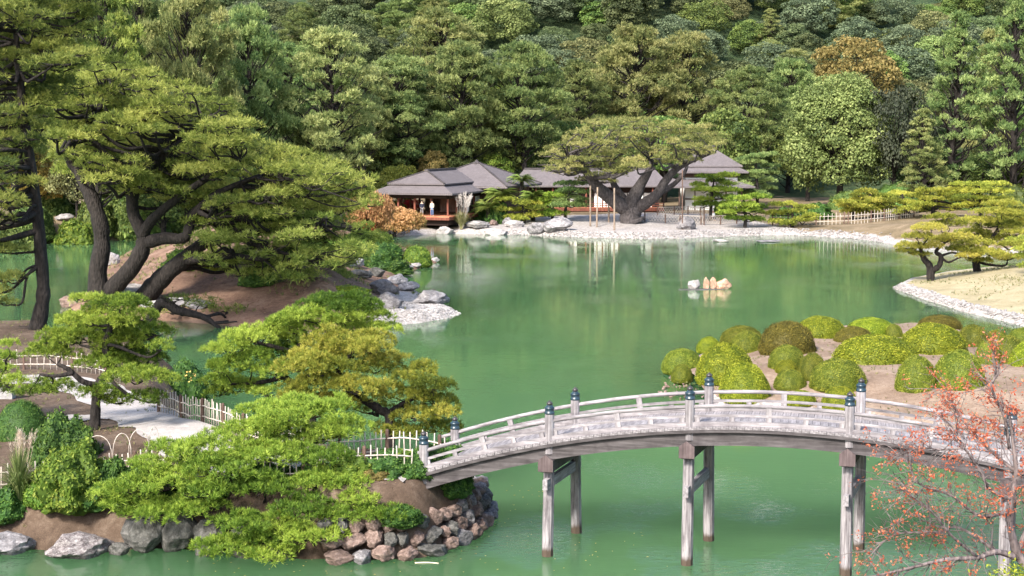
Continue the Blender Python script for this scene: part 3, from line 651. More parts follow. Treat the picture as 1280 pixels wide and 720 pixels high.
# peninsula tip boulders
rock(488, 387, 36, 20, LB, 'rounded grey boulder resting at the edge of the pale stone spit', 'rock', 1)
rock(480, 369, 38, 18, LB, 'grey boulder with a pointed shoulder, behind the rounded one on the spit', 'rock', 2)
rock(498, 356, 26, 14, LB, 'smaller grey boulder at the top of the cluster on the spit', 'rock', 3)
rock(510, 364, 26, 13, LB, 'speckled grey boulder wedged between the spit boulders and the water', 'rock', 4)
rock(541, 380, 48, 17, LB, 'long low slanting grey slab lying along the far side of the stone spit', 'rock', 5)
rock(452, 348, 32, 11, LB, 'flat dark brown slab set in the mulch above the spit', 'rock_dark', 6)
rock(470, 346, 20, 13, LB, 'dark upright stone beside the flat brown slab', 'rock_dark', 7)
rock(440, 334, 30, 12, LB, 'pale weathered stone by the low green pine', 'rock_pale', 8)
rock(545, 327, 10, 6, LB, 'small pale stone at the water beyond the clipped round bush', 'rock_pale', 3)
rock(520, 335, 12, 6, LB, 'small stone under the clipped round bush at the water', 'rock_pale', 0)
rock(508, 338, 16, 7, LB, 'low grey stone on the waterline next to the clipped bush', 'rock', 4)
rock(85, 386, 24, 14, LB, 'pinkish stone at the waterline by the foot of the great leaning pine', 'rock_red', 2)
rock(140, 331, 22, 16, LB, 'pale stone standing behind the great pine trunks', 'rock_pale', 6)
rock(168, 372, 70, 16, LB, 'long mossy tan stone between the great pine trunks', 'rock_pale', 5)
rock(222, 404, 40, 12, LB, 'grey stone on the bank under the bare dipping branches', 'rock', 7)
rock(248, 405, 34, 11, LB, 'second grey stone on the bank under the bare dipping branches', 'rock', 1)
rock(190, 404, 30, 10, LB, 'pale stone at the inlet near the round pruned pine', 'rock_pale', 4)
rock(62, 408, 14, 12, LC, 'small black and white stone at the inlet by the leaning trunk', 'rock_dark', 3)
rock(80, 303, 22, 9, LA, 'low pale rock under the brown bank across the left bay', 'rock_pale', 4)
# front bank stones
rock(98, 698, 86, 30, None, 'big flat lichen-spotted stone at the water below the green shrub', 'rock_lichen', 5, 0.0)
rock(8, 693, 74, 26, None, 'flat grey stone at the water below the grass clump', 'rock', 5, 0.0)
rock(178, 692, 50, 46, None, 'dark angular rock under the front pine', 'rock_dark', 0, 0.1)
rock(222, 691, 44, 48, None, 'dark upright rock under the low front pine pads', 'rock_dark', 4, 0.15)
rock(148, 694, 26, 18, None, 'small dark stone between the flat stone and the pine rocks', 'rock_dark', 7)
rock(262, 694, 44, 44, None, 'dark rock deep under the front pine', 'rock_dark', 8)
rock(305, 697, 44, 40, None, 'dark rock below the hanging pine pads', 'rock_dark', 1)
rock(350, 700, 46, 40, None, 'dark wet rock next to the stone revetment', 'rock_dark', 3)
# stone revetment of the bridge abutment: every stone a part
foot = [(395, 703), (430, 702), (465, 700), (500, 698), (535, 692), (562, 683), (585, 670), (602, 652), (607, 640)]
rp = P(500, 686); rev = root('stone_revetment', rp, 'rough brown stone revetment holding the bank under the bridge end', 'stone wall')
rg = rngf(77); ln = catmull(np.array([P(a, b) for a, b in foot]), 12)
sg = np.concatenate([[0], np.cumsum(np.linalg.norm(np.diff(ln, axis=0), axis=1))])
big = {0: 0.55, 1: 0.5, 2: 0.45}
for row in range(3):
    t = rg.uniform(0, 0.3)
    while t < sg[-1]:
        wd = rg.uniform(0.28, 0.62) if row else rg.uniform(0.45, 0.95)
        q = np.array([np.interp(t + wd / 2, sg, ln[:, i]) for i in range(3)]); tn = np.array([np.interp(min(t + wd, sg[-1]), sg, ln[:, i]) - np.interp(t, sg, ln[:, i]) for i in range(3)]); ang = math.atan2(tn[1], tn[0])
        inn = np.array([-math.sin(ang), math.cos(ang), 0]); hz = 0.16 + 0.36 * row + rg.uniform(-0.05, 0.05)
        c = q + inn * (-0.16, 0.04, 0.2, 0.36)[row]; c[2] = hz
        rx = wd * 0.58; rzv = rg.uniform(0.2, 0.27)
        mt = ['rock_red', 'rock_red', 'rock_dark', 'rock_red', 'rock', 'rock_red'][rg.integers(6)] if row < 3 else ['rock_dark', 'rock_red'][rg.integers(2)]
        link('stone', rock_me(int(rg.integers(9)), mt), rev, tuple(c - rp), (rg.normal() * 0.15, rg.normal() * 0.15, ang), (rx, 0.30, rzv))
        t += wd * 1.02
rock(592, 637, 30, 16, None, 'pale jagged stone jutting out at the tip of the bridge abutment', 'rock_pale', 0, 0.25)
rock(575, 660, 24, 12, None, 'grey stone at the waterline of the bridge abutment', 'rock', 6)
# stones in the pond
rock(868, 362, 14, 13, None, 'whitish lumpy rock on the tiny islet in the pond', 'rock_pale', 0, name='islet_rock')
rock(883.5, 361.3, 9, 14, None, 'pointed pink upright rock in the pond beside its twin', 'rock_pink', 1, name='islet_rock')
rock(892, 361.3, 9, 14, None, 'second pointed pink rock in the pond, leaning on the round one', 'rock_pink', 2, name='islet_rock')
rock(906, 361.3, 21, 13, None, 'round pink rock at the end of the row in the pond', 'rock_pink', 3, name='islet_rock')
rock(880, 362.5, 88, 2.2, None, 'flat dark reef barely above the water under the pink rocks', 'rock_dark', 5, -0.07, depth=0.7, name='reef')
rock(901, 302.5, 20, 3, None, 'pale flat stone at the water in front of the gravel beach', 'rock_pale', 2, name='flat_stone')
rock(961, 302.5, 28, 2.6, None, 'long grey flat stone in the water off the lawn shore', 'rock', 4, name='flat_stone')
# gravel beach rocks
for (x, y, w, h, mt, lab) in [(673, 288, 26, 14, 'rock', 'grey rock with a sloping top on the gravel beach'), (697, 288, 34, 17, 'rock', 'large dark grey rock beside the sloping one on the gravel beach'),
                              (860, 287, 26, 16, 'rock', 'grey rock by the tall thin pole on the gravel beach'), (851, 295, 16, 11, 'rock_pale', 'pale stone at the water below the tall thin pole'),
                              (556, 289, 20, 13, 'rock_pale', 'pale rock under the pavilion edge next to the pampas grass'), (566, 291, 16, 13, 'rock_pale', 'lighter rock leaning on the pavilion edge rock'),
                              (600, 285, 30, 9, 'rock_pale', 'broad pale rock right of the pampas grass'), (617, 282, 13, 7, 'rock_red', 'brownish small rock in the pale shore stones'),
                              (585, 291, 18, 5, 'rock_pale', 'flat white stone at the water under the pampas grass'), (620, 290, 30, 8, 'rock_pale', 'long pale stone at the water below the yellow round pine'),
                              (645, 284, 26, 9, 'rock_pale', 'whitish stone in front of the yellow round pine trunk'), (634, 281, 12, 10, 'rock', 'grey stone beside the yellow round pine trunk')]:
    rock(x, y, w, h, LA, lab, mt, int(x) % 9)
# edging cobbles along the lawn and the beach (uncountable)
def cobbles(name, line, land, n, size, mat, label, jit=0.25, seed=5):
    rg = rngf(seed); c = catmull(np.array([np.append(p, 0) for p in line]), 8); s = np.concatenate([[0], np.cumsum(np.linalg.norm(np.diff(c, axis=0), axis=1))])
    t = rg.uniform(0, s[-1], n); x = np.interp(t, s, c[:, 0]) + rg.normal(size=n) * jit; y = np.interp(t, s, c[:, 1]) + rg.normal(size=n) * jit; z = land.z(x, y)
    v0, f0 = ico(1); m = MB()
    for i in range(n):
        if z[i] < -0.12: continue
        m.add(v0 * np.array([rg.uniform(.7, 1.3), rg.uniform(.7, 1.3), rg.uniform(.5, .8)]) * size * rg.uniform(0.6, 1.3) + rg.normal(size=v0.shape) * size * 0.12 + [x[i], y[i], max(z[i], 0) + size * 0.2], None, f0)
    tag(link(name, m.mesh(name, mat, False, None)), label, None, None, 'stuff')
cobbles('edging_cobbles', np.array([P(1118, 360)[:2] + [0.3, 0.3], P(1150, 371)[:2] + [.3, .3], P(1200, 387)[:2] + [.3, .4], P(1250, 399)[:2] + [.3, .4], P(1300, 411)[:2] + [.3, .4]]), LE, 900, 0.10, 'rock_pale', 'pale cobbles edging the dry lawn at the water', 0.22)
cobbles('shore_cobbles', np.array([P(a, b)[:2] + [0, 1.0] for a, b in [(640, 294), (720, 297), (800, 299), (900, 296), (960, 294), (1010, 295), (1060, 298), (1105, 304)]]), LA, 1500, 0.10, 'rock_pale', 'pale cobbles along the far beach', 0.45)
cobbles('spit_cobbles', np.array([P(470, 398)[:2], P(500, 396)[:2], P(530, 393)[:2], P(560, 392)[:2], P(578, 391)[:2]]), LB, 2600, 0.075, 'rock_pale', 'small white stones covering the spit', 1.1)
cobbles('island_cobbles', np.array([P(835, 462)[:2], P(822, 488)[:2], P(850, 500)[:2] + [0, .5], P(920, 510)[:2] + [0, .5]]), LD, 130, 0.07, 'rock_red', 'pale stones at the tip of the azalea island', 0.35)

# ------------------------------------------------------------------ villa: roofs, posts, walls
def uvproj(me, scale=1.0):
    uv = me.uv_layers.new(name='UVMap')
    for poly in me.polygons:
        n = poly.normal; h = Vector((n.x, n.y, 0))
        if h.length < 1e-3: u = Vector((1, 0, 0)); w = Vector((0, 1, 0))
        else:
            u = Vector((-h.y, h.x, 0)).normalized(); w = n.cross(u)
        for li in poly.loop_indices:
            co = me.vertices[me.loops[li].vertex_index].co; uv.data[li].uv = (co.dot(u), co.dot(w))
def hip(m, x0, x1, y0, y1, ze, zr, ridge_axis='y', ins=None, thick=0.22, flare=0.0):
    """hip roof with a thick eave; ridge along y or x; ins = hip inset from each end"""
    if ridge_axis == 'y':
        xm = (x0 + x1) / 2; i = ins if ins is not None else (x1 - x0) / 2
        R = [[xm, y0 + i, zr], [xm, y1 - i, zr]]; E_ = [[x0, y0], [x1, y0], [x1, y1], [x0, y1]]
        faces = [(0, 1, 'a'), (1, 2, 'ab'), (2, 3, 'b'), (3, 0, 'ba')]
    else:
        ym = (y0 + y1) / 2; i = ins if ins is not None else (y1 - y0) / 2
        R = [[x0 + i, ym, zr], [x1 - i, ym, zr]]; E_ = [[x1, y0], [x1, y1], [x0, y1], [x0, y0]]
        E_ = [[x0, y1], [x0, y0], [x1, y0], [x1, y1]]
        faces = [(0, 1, 'a'), (1, 2, 'ab'), (2, 3, 'b'), (3, 0, 'ba')]
    top = [[a, b, ze] for a, b in E_]; bot = [[a, b, ze - thick] for a, b in E_]
    v = top + bot + R; A, B = 8, 9; q = []; t = []
    for a, b, k in faces:
        if k == 'a': t.append([a, b, A])
        elif k == 'b': t.append([a, b, B])
        elif k == 'ab': q.append([a, b, B, A])
        else: q.append([a, b, A, B])
    for a in range(4): b = (a + 1) % 4; q.append([a + 4, b + 4, b, a])
    q.append([4, 7, 6, 5]); m.add(v, q, t)
def skirt(m, x0, x1, y0, y1, ix, iy, ze, zt, thick=0.2):
    """lower roof tier: a sloping ring"""
    E_ = [[x0, y0], [x1, y0], [x1, y1], [x0, y1]]; I_ = [[x0 + ix, y0 + iy], [x1 - ix, y0 + iy], [x1 - ix, y1 - iy], [x0 + ix, y1 - iy]]
    v = [[a, b, ze] for a, b in E_] + [[a, b, zt] for a, b in I_] + [[a, b, ze - thick] for a, b in E_] + [[a, b, zt - thick] for a, b in I_]; q = []
    for a in range(4):
        b = (a + 1) % 4; q += [[a, b, 4 + b, 4 + a], [8 + a, 12 + a, 12 + b, 8 + b], [8 + a, 8 + b, b, a]]
    m.add(v, q)
def part(parent, name, mat, fn, smooth=False, uv=False, loc=None):
    m = MB(); fn(m); me = m.mesh(name, mat, smooth, None)
    if uv: uvproj(me)
    return link(name, me, parent, loc)
ca = at(564, 242, 172.0)
GZ = 1.15
rot = -math.radians(20)
kp = root('tea_pavilion', (ca[0], ca[1], GZ), 'open sided timber tea pavilion with grey two tier hip roof over the water', 'building', None, rot)
# local frame: x along the front to the right (corner of eave at 0), y away from the water; z from the ground
ze = ca[2] - GZ; fl = 0.75
def f(m): skirt(m, -9.6, 0.2, -0.2, 14, 1.9, 1.9, ze, ze + 0.85)
sk = part(kp, 'lower_roof', 'roof', f, uv=True)
def f(m): hip(m, -8.1, -1.3, 1.3, 16.5, ze + 0.98, ze + 2.3, 'y', 3.2, 0.14)
rf = part(kp, 'roof', 'roof', f, uv=True)
part(rf, 'ridge', 'wood_grey', lambda m: m.box((-4.7, 8.4, ze + 2.33), (0.42, 8.4, 0.28)))
def f(m): hip(m, -8.9, 3.1, 9.0, 21.0, ze + 0.5, ze + 3.0, 'x', 5.7, 0.24)
part(kp, 'main_roof', 'roof', f, uv=True)
part(kp, 'roof_finial', 'wood_grey', lambda m: m.lathe([(0.5, ze + 2.75), (0.45, ze + 3.0), (0.25, ze + 3.15), (0.08, ze + 3.35)], (-2.9, 15.0, 0), 8))
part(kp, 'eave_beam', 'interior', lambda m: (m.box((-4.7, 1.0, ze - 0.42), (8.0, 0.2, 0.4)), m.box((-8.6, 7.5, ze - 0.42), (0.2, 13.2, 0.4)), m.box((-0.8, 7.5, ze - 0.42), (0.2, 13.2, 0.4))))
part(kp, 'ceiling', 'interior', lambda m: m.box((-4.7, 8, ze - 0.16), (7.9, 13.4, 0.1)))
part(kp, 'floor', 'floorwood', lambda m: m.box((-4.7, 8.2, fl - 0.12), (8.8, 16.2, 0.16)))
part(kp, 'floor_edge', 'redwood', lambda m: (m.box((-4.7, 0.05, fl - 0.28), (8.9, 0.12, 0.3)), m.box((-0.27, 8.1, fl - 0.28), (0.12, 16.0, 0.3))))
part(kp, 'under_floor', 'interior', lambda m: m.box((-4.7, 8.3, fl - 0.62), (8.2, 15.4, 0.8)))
for x in (-8.6, -6.65, -4.7, -2.75, -0.8):
    part(kp, 'post', 'redwood', lambda m: m.box((x, 1.0, (ze - 0.5 + fl) / 2 - 0.4), (0.19, 0.19, ze - 0.5 - fl + 0.75)))
for y in (3.6, 6.2, 8.8, 11.4, 14.0):
    for x in (-8.6, -0.8): part(kp, 'post', 'redwood', lambda m: m.box((x, y, (ze - 0.5 + fl) / 2 - 0.4), (0.19, 0.19, ze - 0.5 - fl + 0.75)))
part(kp, 'railing', 'redwood', lambda m: [m.box((-7.1, 0.35, fl + hh), (3.0, 0.07, 0.07)) for hh in (0.3, 0.55)] + [m.box((-8.55 + k * 0.72, 0.35, fl + 0.26), (0.06, 0.06, 0.6)) for k in range(5)])
part(kp, 'back_wall', 'redwood', lambda m: m.box((-2.6, 13.2, (ze + fl) / 2), (3.6, 0.12, ze - fl - 0.3)))
part(kp, 'inner_wall', 'brownwood', lambda m: (m.box((-2.1, 5.0, (ze + fl) / 2), (2.4, 0.1, ze - fl - 0.4)), m.box((-3.3, 8.5, (ze + fl) / 2), (0.1, 7.0, ze - fl - 0.4))))
for k in range(5): part(kp, 'shoji_panel', 'plaster' if k % 2 else 'interior', lambda m: m.box((-0.98, 5.1 + k * 1.75, fl + 1.0), (0.06, 1.5, 1.7)))
part(kp, 'side_wall', 'redwood', lambda m: m.box((-0.99, 9.0, fl + 2.3), (0.08, 9.4, 0.7)))
part(kp, 'main_wall', 'brownwood', lambda m: m.box((-2.9, 15.4, (ze + 0.3) / 2), (9.6, 9.0, ze + 0.4)))
def hipbars(parent, ends): part(parent, 'hip_ridge', 'wood_grey', lambda m: [m.bar(a, b, 0.22, 0.14) for a, b in ends])
hipbars(rf, [((-8.1, 1.3, ze + 1.0), (-4.7, 4.5, ze + 2.33)), ((-1.3, 1.3, ze + 1.0), (-4.7, 4.5, ze + 2.33))])
mr = [o for o in kp.children if o.name.startswith('main_roof')][0]
hipbars(mr, [((-8.9, 9.0, ze + .52), (-3.2, 15.0, ze + 3.02)), ((3.1, 9.0, ze + .52), (-2.6, 15.0, ze + 3.02)), ((3.1, 21.0, ze + .52), (-2.6, 15.0, ze + 3.02))])
# long corridor wing behind the great pine
cb = at(640, 233, 192.0); wlen = at(838, 233, 192.0)[0] - cb[0]
vw = root('villa_wing', (cb[0], cb[1], 1.2), 'long low villa wing with grey shingle roof and white sliding screens behind the great pine', 'building')
zw = cb[2] - 1.2
part(vw, 'roof', 'roof', lambda m: hip(m, 0, wlen, 0, 8.5, zw + 0.1, zw + 1.95, 'x', 1.5, 0.2), uv=True)
part(vw, 'ridge', 'wood_grey', lambda m: m.box((wlen / 2, 4.25, zw + 2.0), (wlen - 3, 0.4, 0.25)))
part(vw, 'gable_roof', 'roof', lambda m: hip(m, 6.2, 11.0, 3.6, 10.2, zw + 1.2, zw + 2.5, 'x', 2.2, 0.15), uv=True)
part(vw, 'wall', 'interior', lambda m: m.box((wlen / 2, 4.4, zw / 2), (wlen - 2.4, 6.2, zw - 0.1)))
part(vw, 'veranda', 'floorwood', lambda m: m.box((wlen / 2, 0.75, 0.62), (wlen - 1.6, 1.5, 0.14)))
part(vw, 'veranda_edge', 'redwood', lambda m: m.box((wlen / 2, 0.02, 0.46), (wlen - 1.5, 0.1, 0.4)))
part(vw, 'railing', 'redwood', lambda m: [m.box((wlen / 2, 0.1, 0.69 + hh), (wlen - 1.6, 0.07, 0.08)) for hh in (0.25, 0.5)] + [m.box((1 + k * 1.2, 0.1, 0.95), (0.07, 0.07, 0.55)) for k in range(int((wlen - 2) / 1.2))])
for k in range(int((wlen - 1.6) / 2.0) + 1):
    part(vw, 'post', 'redwood', lambda m: m.box((0.9 + k * 2.0, 0.45, zw / 2), (0.17, 0.17, zw - 0.1)))
for k in range(int((wlen - 2.0) / 1.0)):
    if k in (2, 3, 8): continue
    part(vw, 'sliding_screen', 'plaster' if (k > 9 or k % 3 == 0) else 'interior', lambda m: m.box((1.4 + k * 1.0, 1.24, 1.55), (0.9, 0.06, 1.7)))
# right hall
cr = at(846, 212, 196.0); wr = at(936, 212, 196.0)[0] - cr[0]
vh = root('villa_hall', (cr[0], cr[1], 1.3), 'taller villa hall with peaked grey shingle roof half hidden by garden pines', 'building')
zh = cr[2] - 1.3
part(vh, 'roof', 'roof', lambda m: hip(m, 0.8, wr - 0.6, 0.9, 9.5, zh + 0.45, zh + 2.75, 'x', 3.4, 0.18), uv=True)
part(vh, 'ridge', 'wood_grey', lambda m: m.box((wr / 2 + 0.1, 5.2, zh + 2.8), (1.6, 0.4, 0.22)))
part(vh, 'lower_roof', 'roof', lambda m: skirt(m, 0, wr, 0, 10.4, 1.6, 1.6, zh - 0.25, zh + 0.5), uv=True)
part(vh, 'wall', 'plaster', lambda m: m.box((wr / 2, 5.2, (zh - 0.3) / 2), (wr - 2.4, 8.0, zh)))
part(vh, 'timber_band', 'brownwood', lambda m: (m.box((wr / 2, 1.15, zh - 0.75), (wr - 2.3, 0.12, 0.5)), m.box((wr / 2, 1.15, 1.4), (wr - 2.3, 0.12, 0.16))))
part(vh, 'porch_roof', 'roof', lambda m: skirt(m, -2.6, wr + 0.6, -1.6, 10, 2.6, 2.6, zh - 2.0, zh - 1.2), uv=True)
for k in range(6): part(vh, 'post', 'brownwood', lambda m: m.box((-1.6 + k * 1.9, -0.4, (zh - 2.2) / 2), (0.16, 0.16, zh - 2.1)))

# ------------------------------------------------------------------ far garden fences, poles
def lattice_fence(pts, label, h, diag=True, step=0.32):
    ps = [LA.on(a, b) for a, b in pts]; o = ps[0].copy(); r = root('lattice_fence', o, label, 'fence'); m = MB(); mp = MB()
    for a, b in zip(ps[:-1], ps[1:]):
        a = a - o; b = b - o; n = max(2, int(np.linalg.norm(b - a) / step)); u = (b - a) / n; Z = np.array([0, 0, h])
        zz = lambda p: np.array([p[0], p[1], float(LA.z(p[0] + o[0], p[1] + o[1])) - o[2]])
        for i in range(n):
            q = zz(a + u * i); q2 = zz(a + u * min(i + 2, n))
            if diag:
                m.bar(q + Z * 0.08, q2 + Z, 0.035); m.bar(q2 + Z * 0.08 + [0, .02, 0], q + Z + [0, .02, 0], 0.035)
            else: m.bar(q - [0, 0, .1], q + Z * (1 + 0.06 * ((i * 7) % 3)), 0.045, roll_up=(0, 1, 0))
            if i % 7 == 0: mp.bar(q - [0, 0, 0.3], q + Z * 1.12, 0.13, roll_up=(0, 1, 0))
        for f_ in ((1.0,) if diag else (0.3, 0.75)): m.bar(zz(a) + Z * f_ + [0, -.03, 0], zz(b) + Z * f_ + [0, -.03, 0], 0.06)
    k = link('lattice', m.mesh('lattice', 'bamboo', False, None), r); k['kind'] = 'stuff'
    k = link('fence_posts', mp.mesh('fence_posts', 'brownwood', False, None), r); k['kind'] = 'stuff'
lattice_fence([(806, 277), (850, 280), (880, 281), (935, 279)], 'diagonal bamboo lattice fence right of the great pine trunk', 0.95)
lattice_fence([(822, 269), (860, 268), (880, 270), (925, 272)], 'second bamboo lattice fence higher up behind the seated visitor', 0.9)
lattice_fence([(932, 281), (985, 282), (1020, 281), (1060, 280), (1105, 276), (1150, 270)], 'long pale bamboo paling fence along the far lawn bank', 1.2, False, 0.42)
for i, (px, top, bot, lean, mt) in enumerate([(738, 232, 283, 0, 'polewood'), (746, 234, 284, 1, 'polewood'), (761, 250, 278, 0, 'polewood'), (768, 235, 288, 0, 'polewood'), (708, 255, 276, 0, 'bamboo'), (853, 212, 287, 0, 'brownwood')]):
    p = LA.on(px, bot); t = at(px + lean, top, p[1] + 0.4); m = MB()
    m.tube([[0, 0, -0.3], list((t - p) * 0.5), list(t - p)], [0.11 if i != 5 else 0.07, 0.09 if i != 5 else 0.06], 8)
    lab = ['thick pale wooden prop under the left limb of the great pine', 'slimmer wooden prop beside the thick one under the left limb', 'short wooden prop nearest to the great pine trunk', 'long tan wooden prop standing forward of the great pine trunk', 'short pale prop under the small green pine', 'tall thin dark pole standing behind the beach rock'][i]
    tag(link('tree_prop' if i < 5 else 'thin_pole', m.mesh('prop', mt, True, None), None, tuple(p)), lab, 'pole')
m = MB(); m.box((0, 0, 0.22), (1.0, 0.4, 0.5)); tag(link('stone_block', m.mesh('stone_block', 'stoneblock', False, None), None, tuple(LC.on(0, 498))), 'grey cut stone block beside the path above the dark round shrub', 'stone block')
p = P(534, 704); m = MB(); m.tube([[-0.32, 0.02, 0.0], [0, 0.05, 0.004], [0.3, -0.02, 0.0]], [0.022, 0.015], 6); tag(link('drift_branch', m.mesh('drift_branch', 'driftwood', True, None), None, tuple(p)), 'small pale stick floating on the dark water below the revetment', 'stick')

# ------------------------------------------------------------------ visitors
def person(base, rz, label, top, legs, hat=None, seated=False, scale=1.0, hands_front=False):
    r = root('person', base, label, 'person', None, rz); r.scale = (scale,) * 3
    def skin(name, verts, edges, rad, mat, parent, rootv=0):
        me = bpy.data.meshes.new(name); me.from_pydata(verts, edges, []); o = link(name, me, parent); me.materials.append(MAT[mat])
        md = o.modifiers.new('skin', 'SKIN'); sv = me.skin_vertices[0].data
        for i, q in enumerate(rad): sv[i].radius = (q, q * 0.8) if not isinstance(q, tuple) else q
        sv[rootv].use_root = True; md.use_smooth_shade = True
        s = o.modifiers.new('sub', 'SUBSURF'); s.levels = 1; s.render_levels = 2; return o
    hip_z = 0.86 if not seated else 0.42
    ky = 0.0 if not seated else -0.40
    V = [(0, 0, hip_z), (0, 0, hip_z + .22), (0, 0, hip_z + .46), (0, 0, hip_z + .56), (0, -.02, hip_z + .66), (0, -.02, hip_z + .78),
         (.17, 0, hip_z + .47), (.21, -.01, hip_z + .22), (.19, -.12, hip_z + .02), (-.17, 0, hip_z + .47), (-.21, -.01, hip_z + .22), (-.19, -.12, hip_z + .02),
         (.09, 0, hip_z - .04), (.10, ky, hip_z - .42 if not seated else hip_z), (.10, ky + .02, .07), (.10, ky - .11, .03), (-.09, 0, hip_z - .04), (-.10, ky, hip_z - .42 if not seated else hip_z), (-.10, ky + .02, .07), (-.10, ky - .11, .03)]
    E = [(0, 1), (1, 2), (2, 3), (3, 4), (4, 5), (2, 6), (6, 7), (7, 8), (2, 9), (9, 10), (10, 11), (0, 12), (12, 13), (13, 14), (14, 15), (0, 16), (16, 17), (17, 18), (18, 19)]
    R = [.13, .12, .14, .055, .095, .075, .065, .05, .035, .065, .05, .035, .09, .065, .045, .045, .09, .065, .045, .045]
    b = skin('body', V, E, R, 'skin', r)
    skin('jacket', [V[0], V[1], V[2], V[6], V[7], (V[8][0], V[8][1] * .8, V[8][2] + .05), V[9], V[10], (V[11][0], V[11][1] * .8, V[11][2] + .05), (0, 0, hip_z - .1)], [(0, 1), (1, 2), (2, 3), (3, 4), (4, 5), (2, 6), (6, 7), (7, 8), (0, 9)], [.165, .155, .165, .085, .07, .055, .085, .07, .055, .16], top, r)
    skin('trousers', [V[0], V[12], V[13], (V[14][0], V[14][1], .1), V[16], V[17], (V[18][0], V[18][1], .1)], [(0, 1), (1, 2), (2, 3), (0, 4), (4, 5), (5, 6)], [.15, .105, .085, .07, .105, .085, .07], legs, r)
    m = MB(); v, f = ICO3; k = (v[:, 2] > -0.15) | (v[:, 1] > 0.2); vv = v * [0.108, 0.118, 0.125]; keep = k[f].all(1)
    m.add(vv + [0, 0.0, hip_z + .75], None, f[keep]); link('hair', m.mesh('hair', hat or 'hair', True, None), r)
def local(o, x, y, z):
    c, s = math.cos(o.rotation_euler[2]), math.sin(o.rotation_euler[2]); return (o.location[0] + c * x - s * y, o.location[1] + s * x + c * y, o.location[2] + z)
person(local(kp, -3.75, 0.75, fl - 0.04), 0.2, 'person in a dark grey jacket standing at the pavilion edge, hands together', 'cloth_dark', 'cloth_grey')
person(local(kp, -2.55, 0.75, fl - 0.04), -0.2, 'person in a beige jacket and blue skirt standing at the pavilion edge', 'cloth_beige', 'cloth_denim')
q = LA.on(891, 276); person(tuple(q), 0.4, 'person in a white hat and dark clothes sitting by the lattice fence', 'cloth_white', 'cloth_dark', 'cloth_white', True)
m = MB(); m.box((0, 0, 0.17), (0.7, 0.45, 0.35)); 
tag(link('stone_block', m.mesh('stone_block', 'stoneblock', False, None), None, (q[0], q[1] + 0.12, q[2])), 'low grey stone block under the person in the white hat', 'stone block')

# ================================================================== vegetation
def unit(v): return v / (np.linalg.norm(v, axis=-1, keepdims=True) + 1e-9)
def pad_pts(c, rx, ry, rz, rg, lump=0.34, dens=90.0, under=0.12, cover=1.15, zs=0.62):
    """points and shoot directions over a lumpy cushion of shoots"""
    r0 = lump * math.sqrt(rx * ry) ** 0.75; nl = max(3, int(cover * rx * ry / (r0 * r0)))
    k = np.arange(nl); rad = np.sqrt((k + 0.4) / nl); an = k * 2.39996 + rg.uniform(0, 6)
    lx = rad * np.cos(an) * (rx - r0 * 0.4) + rg.normal(size=nl) * r0 * 0.3; ly = rad * np.sin(an) * (ry - r0 * 0.4) + rg.normal(size=nl) * r0 * 0.3
    lz = rz * (1 - rad ** 2) * rg.uniform(0.3, 1.2, nl) - rz * 0.2
    rr = r0 * rg.uniform(0.6, 1.3, nl); P_, N_ = [], []
    for i in range(nl):
        n = max(4, int(dens * 2 * np.pi * rr[i] ** 2 * 0.8))
        z = rg.uniform(-under, 1, n); a = rg.uniform(0, 2 * np.pi, n); s = np.sqrt(1 - z * z)
        d = np.stack([s * np.cos(a), s * np.sin(a), z], 1)
        P_.append(np.array([lx[i], ly[i], lz[i]]) + d * rr[i] * np.array([1, 1, zs]) * rg.uniform(0.78, 1.04, (n, 1))); N_.append(unit(d + [0, 0, 0.55]))
    p = np.vstack(P_) + c; return p, np.vstack(N_)
def limb(m, a, b, r0, r1, rg, sag=0.12, sides=6):
    a = np.asarray(a, float); b = np.asarray(b, float); d = np.linalg.norm(b - a)
    p1 = a + (b - a) * 0.35 + rg.normal(size=3) * d * 0.07 + [0, 0, -sag * d * 0.3]; p2 = a + (b - a) * 0.72 + rg.normal(size=3) * d * 0.07 + [0, 0, -sag * d * 0.5]
    m.tube([a, p1, p2, b], [r0, r0 * 0.75, r0 * 0.45 + r1 * 0.4, r1], sides, 4, 0.06, rg, cap=False)

